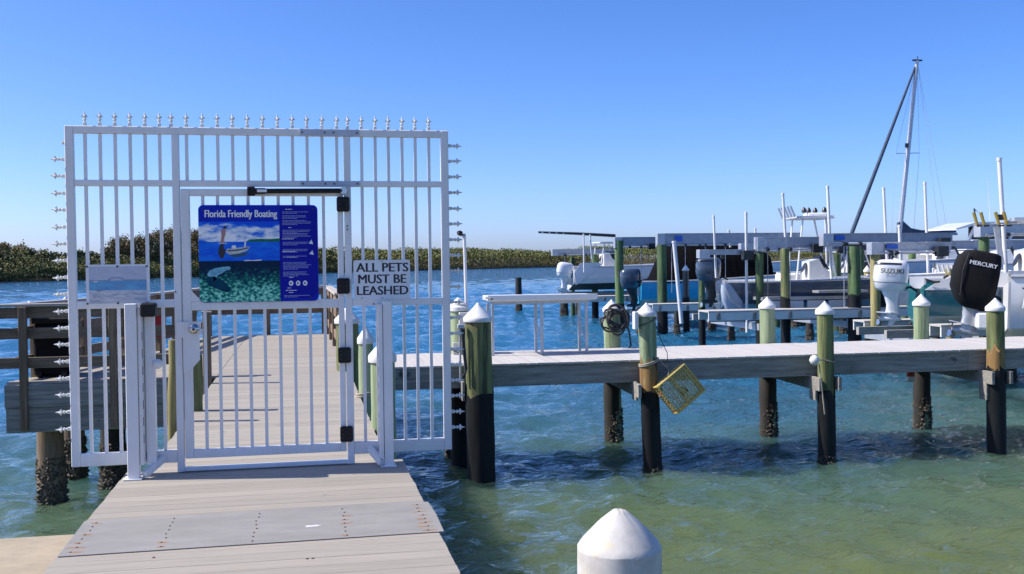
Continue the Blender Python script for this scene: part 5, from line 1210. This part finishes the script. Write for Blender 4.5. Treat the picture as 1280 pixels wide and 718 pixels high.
FPL = [  # px, top y, Y, width px, sleeve top y or None, material, cap, label
    (648, 347, None, 391, 8, None, 'pile_dark', 0, 'lone dark piling standing out in the channel'),
    (705, 363, None, 396, 10, None, 'pile_dark', 0, 'dark piling below the far white outboard motor'),
    (722, 366, None, 393, 6, None, 'pile_dark', 0, 'slim dark piling under the far white boat'),
    (743, 318, None, 399, 8, 375, 'pile_far', 0, 'tall green piling beside the far white boat'),
    (715, 322, 56.0, None, 6, None, 'pile_far', 0, 'distant short piling behind the far white outboard'),
    (773.5, 301, 46.5, None, 11, 380, 'pile_far', 0, 'tall green piling left of the black outboard'),
    (827, 306, None, 416.5, 12.5, 386, 'pile_far', 0, 'tall green piling in front of the black tent cover'),
    (857, 337, None, 416, 8, 372, 'gel_dark', 1, 'narrow dark piling with small pale cap by the blue hull'),
    (876.5, 318, 33.4, None, 8, 385, 'pile_far', 0, 'green piling right behind the dark blue outboard'),
    (889.5, 386, None, 415, 9, None, 'pile_dark', 0, 'black stub piling below the dark blue outboard'),
    (930, 384, None, 413, 10, None, 'pile_dark', 0, 'crusted brown stub piling under the finger pier'),
    (872, 388, None, 403, 8, None, 'pile_dark', 0, 'black stub piling between blue boat and dark outboard'),
    (924.5, 304, 45.0, None, 10, None, 'pile_yellow', 0, 'yellowish piling behind the grey boat stern'),
    (949, 317, 29.3, None, 10, 397, 'pile_far', 0, 'bright green piling right of the low round beam'),
    (981, 311, 28.6, None, 11, 372, 'pile_green', 0, 'yellowish piling in front of the grey hull'),
    (994, 381, None, 411, 9, None, 'pile_dark', 0, 'left of two black stubs below the lift cradle'),
    (1004, 381, None, 409, 8, None, 'pile_dark', 0, 'right of two black stubs below the lift cradle'),
    (1054, 371, None, 417, 9, None, 'pile_dark', 0, 'black piling left of the big green one under the long beam'),
    (1067.5, 308, 28.0, None, 15, 368, 'pile_far', 0, 'stout green piling with black foot under the long beam'),
    (1084, 338, 31.0, None, 8, None, 'pile_yellow', 1, 'capped slim piling left of the white outboard'),
    (1094, 318, 25.4, None, 12, 410, 'pile_yellow', 0, 'yellow green piling partly behind the white outboard'),
    (1103, 330, 28.0, None, 9, 340, 'pile_dark', 0, 'dark piling directly behind the white outboard'),
    (1187, 336, 25.4, None, 10, None, 'pile_yellow', 0, 'thin yellow piling left of the covered motor'),
    (1230, 288, 22.2, None, 13, None, 'pile_far', 0, 'green piling rising behind the covered motor'),
    (1262, 385, 22.6, None, 14, 400, 'pile_dark', 0, 'dark piling under the nearest boat'),
]
for px, yt, Y, yw, wpx, ws, m, cp, lab in FPL:
    if Y is None: Y = float(atz(px, yw, ZW)[1])
    xx = X(px, yt, Y); dep = float(np.dot(np.array((xx, Y, 0))-EYE, _F)); r = wpx/2*dep/F_PX
    pile(lab, xx, Y, Z(px, yt, Y), r, (ZW-.3, Z(px, ws, Y)) if ws else None, bool(cp), m, (-.008, 0), (ZW-.1, ZW+.45) if m == 'pile_dark' else None, name='lift_piling', n=12, caph=r*1.5)
for i, (px, yb, Y, lab) in enumerate(((970, 372, 43, 'small white capped piling behind the grey boat, left one'), (988, 369, 44, 'small white capped piling behind the grey boat, right one'), (1041, 366, 43, 'white capped piling seen past the grey boat bow'), (1131, 336, 36, 'white pile cap just left above the teal boat'), (1138, 335, 37, 'white pile cap just right above the teal boat'))):
    pile(lab, X(px, yb, Y), Y, Z(px, yb, Y), .17, None, True, 'pile_far', name='lift_piling', n=12, caph=.26)
for i, (px0, y0, px1, y1, Y, r, lab) in enumerate((
    (892, 270, 894.5, 332, 29.6, .034, 'white guide pole left above the dark blue outboard'),
    (932.5, 266, 933.5, 386, 29.4, .042, 'white guide pole at the stern of the grey boat'),
    (978.5, 242, 985, 352, 29.4, .040, 'tall white guide pole in front of the hard top'),
    (1034.5, 233, 1040, 362, 29.4, .045, 'tall white guide pole at the bow of the grey boat'),
    (1031.5, 262, 1034, 350, 32.6, .035, 'thinner white guide pole behind the tall one'),
    (1104.5, 235, 1109, 330, 30.5, .045, 'white guide pole left of the sailing mast'),
    (1156, 228, 1160, 338, 30.5, .045, 'white guide pole right of the sailing mast'),
    (1249, 198, 1256.5, 324, 21.0, .050, 'thick white guide pole at the right edge'),
    (842.5, 302, 850, 384, 36.6, .075, 'thick white slanting pole in front of the blue hull'),
    (729.5, 293, 730, 331, 50, .04, 'short white pole on the far white boat'),
    (737.5, 294, 739.5, 318, 50, .04, 'short slanting white pole above the far piling'),
    (911, 288, 912.5, 305, 44, .05, 'short white pole end over the tent cover'),
    (944, 286, 944.5, 300, 44, .05, 'tiny white pole end right of the tent cover'),
    (1124.3, 282, 1126, 328, 27.0, .050, 'white guide pole in front of the mast foot'))):
    a, b_ = aty(px0, y0, Y), aty(px1, y1, Y); t = thing('guide_pole', lab, 'pole', tuple(b_))
    b_ = b_+(b_-a)*.25
    MB().tube([b_, a], r, 10).build('pole', 'pvc', t, 50); MB().lathe([(r*1.15, -.06), (r*1.15, .01), (r*.4, .02)], a, 10).build('end_cap', 'gel_cream', t, 40)
def cradle(label, x0, yc, xs, z, m='galv'):
    t = thing('lift_cradle', label, 'boat lift cradle', (x0, yc, z))
    for x_ in xs: MB().span(x0+x_-.08, x0+x_+.08, yc-1.9, yc+1.9, z-.16, z+.04).build('cross_beam', m, t)
    for s_ in (-.65, .65):
        MB().span(x0-.3, x0+max(xs)+1.2, yc+s_-.06, yc+s_+.06, z+.042, z+.24).build('bunk', 'timber_cap', t)
    return t
cradle('lift cradle under the nearest boat', xA, YA, (.8, 3.6), -.62)
cradle('lift cradle under the teal boat', xB, YBt, (.7, 3.4), -.55)
cradle('lift cradle under the grey boat', xC, YC, (.9, 3.9), Z(930, 394, YC)-.2)
cradle('lift cradle under the blue boat', xD, YDd, (.9, 4.4), Z(830, 386, YDd)-.25)
cradle('lift cradle under the far white boat', xE, YE, (.9, 4.6), Z(735, 366, YE)-.2)
def finger(label, x0, x1, Y, z=-.02, w=.9, m='dock_plank'):
    t = thing('finger_pier', label, 'dock', (x0, Y, z))
    MB().span(x0, x1, Y-w/2, Y+w/2, z-.05, z, .005).build('deck', m, t)
    for yy in (Y-w/2+.03, Y+w/2-.03): MB().span(x0+.01, x1, yy-.025, yy+.025, z-.28, z-.052).build('stringer', 'gel_cream', t)
    x_ = x0+.3
    while x_ < x1: MB().span(x_-.05, x_+.05, Y-w/2-.03, Y-w/2+.0, z-.26, z-.06).build('bracket', 'timber_weather', t); x_ += 1.1
    return t
finger('pale finger pier in front of the grey boat', X(879, 388, 28.2), 25, 28.2, w=.8)
finger('finger pier between blue boat and grey boat', X(812, 385, 38), 26, 38.0, -.25, .7)
finger('finger pier beside the far white boat', X(690, 365, 48.5), 26, 48.5, -.3)
finger('finger pier near the teal boat', X(1073, 398, 25.9), 25, 25.9, -.25, .6)
finger('short finger pier by the covered motor', X(1178, 396, 21.6), 25, 21.9, -.12, .5)
p0 = X(950, 380, 29.2)
fr_ = thing('platform_frame', 'pale metal platform frame with white panels below the grey hull', 'platform', (p0, 29.2, -.2))
MB().span(p0, p0+2.9, 29.0, 29.9, Z(1000, 375, 29), Z(1000, 371, 29)).build('top_plate', 'galv', fr_)
for k in range(4): MB().span(p0+.05+k*.7, p0+.62+k*.7, 29.01, 29.05, Z(1000, 385, 29), Z(1000, 376, 29)).build('panel', 'gel_white', fr_)
MB().span(p0+1.6, p0+3.2, 28.6, 29.0, Z(1030, 366, 28.8), Z(1030, 363, 28.8)).build('step', 'galv', fr_)
MB().span(25, 27.2, 17.5, 62, -.3, -.02).build('main_pier', 'dock_plank'); mp_ = bpy.data.objects['main_pier']; tag(mp_, 'main marina pier far behind the boats on the right', 'dock')

# odds and ends along the finger piers
def locker(label, px, Y, z, w=.9, h=.55, m='gel_white'):
    x = X(px, 390, Y); t = thing('dock_locker', label, 'box', (x, Y, z))
    MB().span(x-w/2, x+w/2, Y-.3, Y+.3, z+.002, z+h*.8, .03).build('body', m, t, 30)
    MB().span(x-w/2-.02, x+w/2+.02, Y-.32, Y+.32, z+h*.8+.002, z+h, .03).build('lid', m, t, 30)
b7 = boat('white boat with low console seen between grey boat and stout piling', X(1000, 345, 41.5), 41.5, 6.4, 2.3, -.3, Z(1010, 343, 40.3), 'gel_white', 'bottom_paint', rise=.25)
console(b7, X(1050, 340, 41.5), 41.5, .5, Z(1050, 326, 41.5)); ttop(b7, X(1040, 315, 41.5), X(1078, 315, 41.5), 41.5, .6, Z(1060, 315, 41.5), 1.5)
b8 = boat('white boat beyond the black tent cover with grey windscreen', X(846, 345, 60), 60, 8, 2.6, -.2, Z(860, 333, 58.7), 'gel_white', 'bottom_paint', rise=.25)
console(b8, X(890, 330, 60), 60, .8, Z(890, 318, 60))
b9 = boat('white boat moored deep behind the covered motor', X(1195, 325, 29), 29.5, 6.5, 2.4, -.3, Z(1215, 331, 28.3), 'gel_white', 'gel_cream', rise=.2)
console(b9, X(1235, 325, 29.5), 29.5, .6, Z(1240, 312, 29.5)); turn_later = [b7, b9]
locker('white dock locker on the pier behind the grey boat', 1024, 38.0, -.25)
extra = boat('small white skiff on the pier side behind the teal boat', X(1150, 330, 33)-1.2, 33.2, 5.2, 2.0, -.2, Z(1150, 327, 33), 'gel_white', 'gel_white', rise=.25)
console(extra, X(1150, 330, 33)+.9, 33.2, .6, Z(1150, 313, 33))
for i, (px, yt, Y, wpx, m, lab) in enumerate(((1012, 372, 36.0, 9, 'pile_dark', 'dark stub piling behind the metal platform'), (1036, 378, 33.5, 10, 'pile_dark', 'dark stub piling below the grey boat bow'),
    (914, 388, 36.4, 8, 'pile_dark', 'dark stub piling under the bare motor'), (846, 388, 41.0, 7, 'pile_dark', 'dark stub piling under the blue hull'), (800, 384, 41.5, 8, 'pile_dark', 'dark stub piling below the blue boat stern'),
    (1122, 398, 27.2, 10, 'pile_dark', 'dark piling under the lower end of the white outboard'), (1170, 392, 26.5, 11, 'pile_dark', 'dark piling below the teal hull'), (1046, 318, 40.0, 9, 'pile_far', 'green piling behind the bow of the grey boat'),
    (1076, 312, 38.0, 9, 'pile_far', 'green piling just right of the stout one'), (1206, 400, 24.0, 12, 'pile_dark', 'dark piling right under the covered motor'), (1140, 305, 34.5, 9, 'pile_far', 'green piling behind the skiff console'))):
    xx = X(px, yt, Y); dep = float(np.dot(np.array((xx, Y, 0))-EYE, _F))
    pile(lab, xx, Y, Z(px, yt, Y), wpx/2*dep/F_PX, None, False, m, oyster=(ZW-.1, ZW+.4) if m == 'pile_dark' else None, name='lift_piling', n=12)

# the boats and motors lie askew on their lifts, sterns turned a little away
def turn(o, deg, dx=0., dy=0.):
    o.rotation_euler.z = math.radians(deg); o.location.x += dx; o.location.y += dy
OM = [o for o in COL.objects if o.name.startswith('outboard_motor')]
def near(o, x, y): return (o.location.x-x)**2+(o.location.y-y)**2
turn(bA, -24, 1.0); turn(bB, -22, .95); turn(bC, -12, .35); turn(bD, -8, .25)
for b_ in turn_later: b_.rotation_euler.z = math.radians(-14)
for bt, dg in ((bA, -24), (bB, -22), (bC, -12), (bD, -8)):
    m_ = min(OM, key=lambda o: near(o, bt.location.x, bt.location.y)); turn(m_, dg)
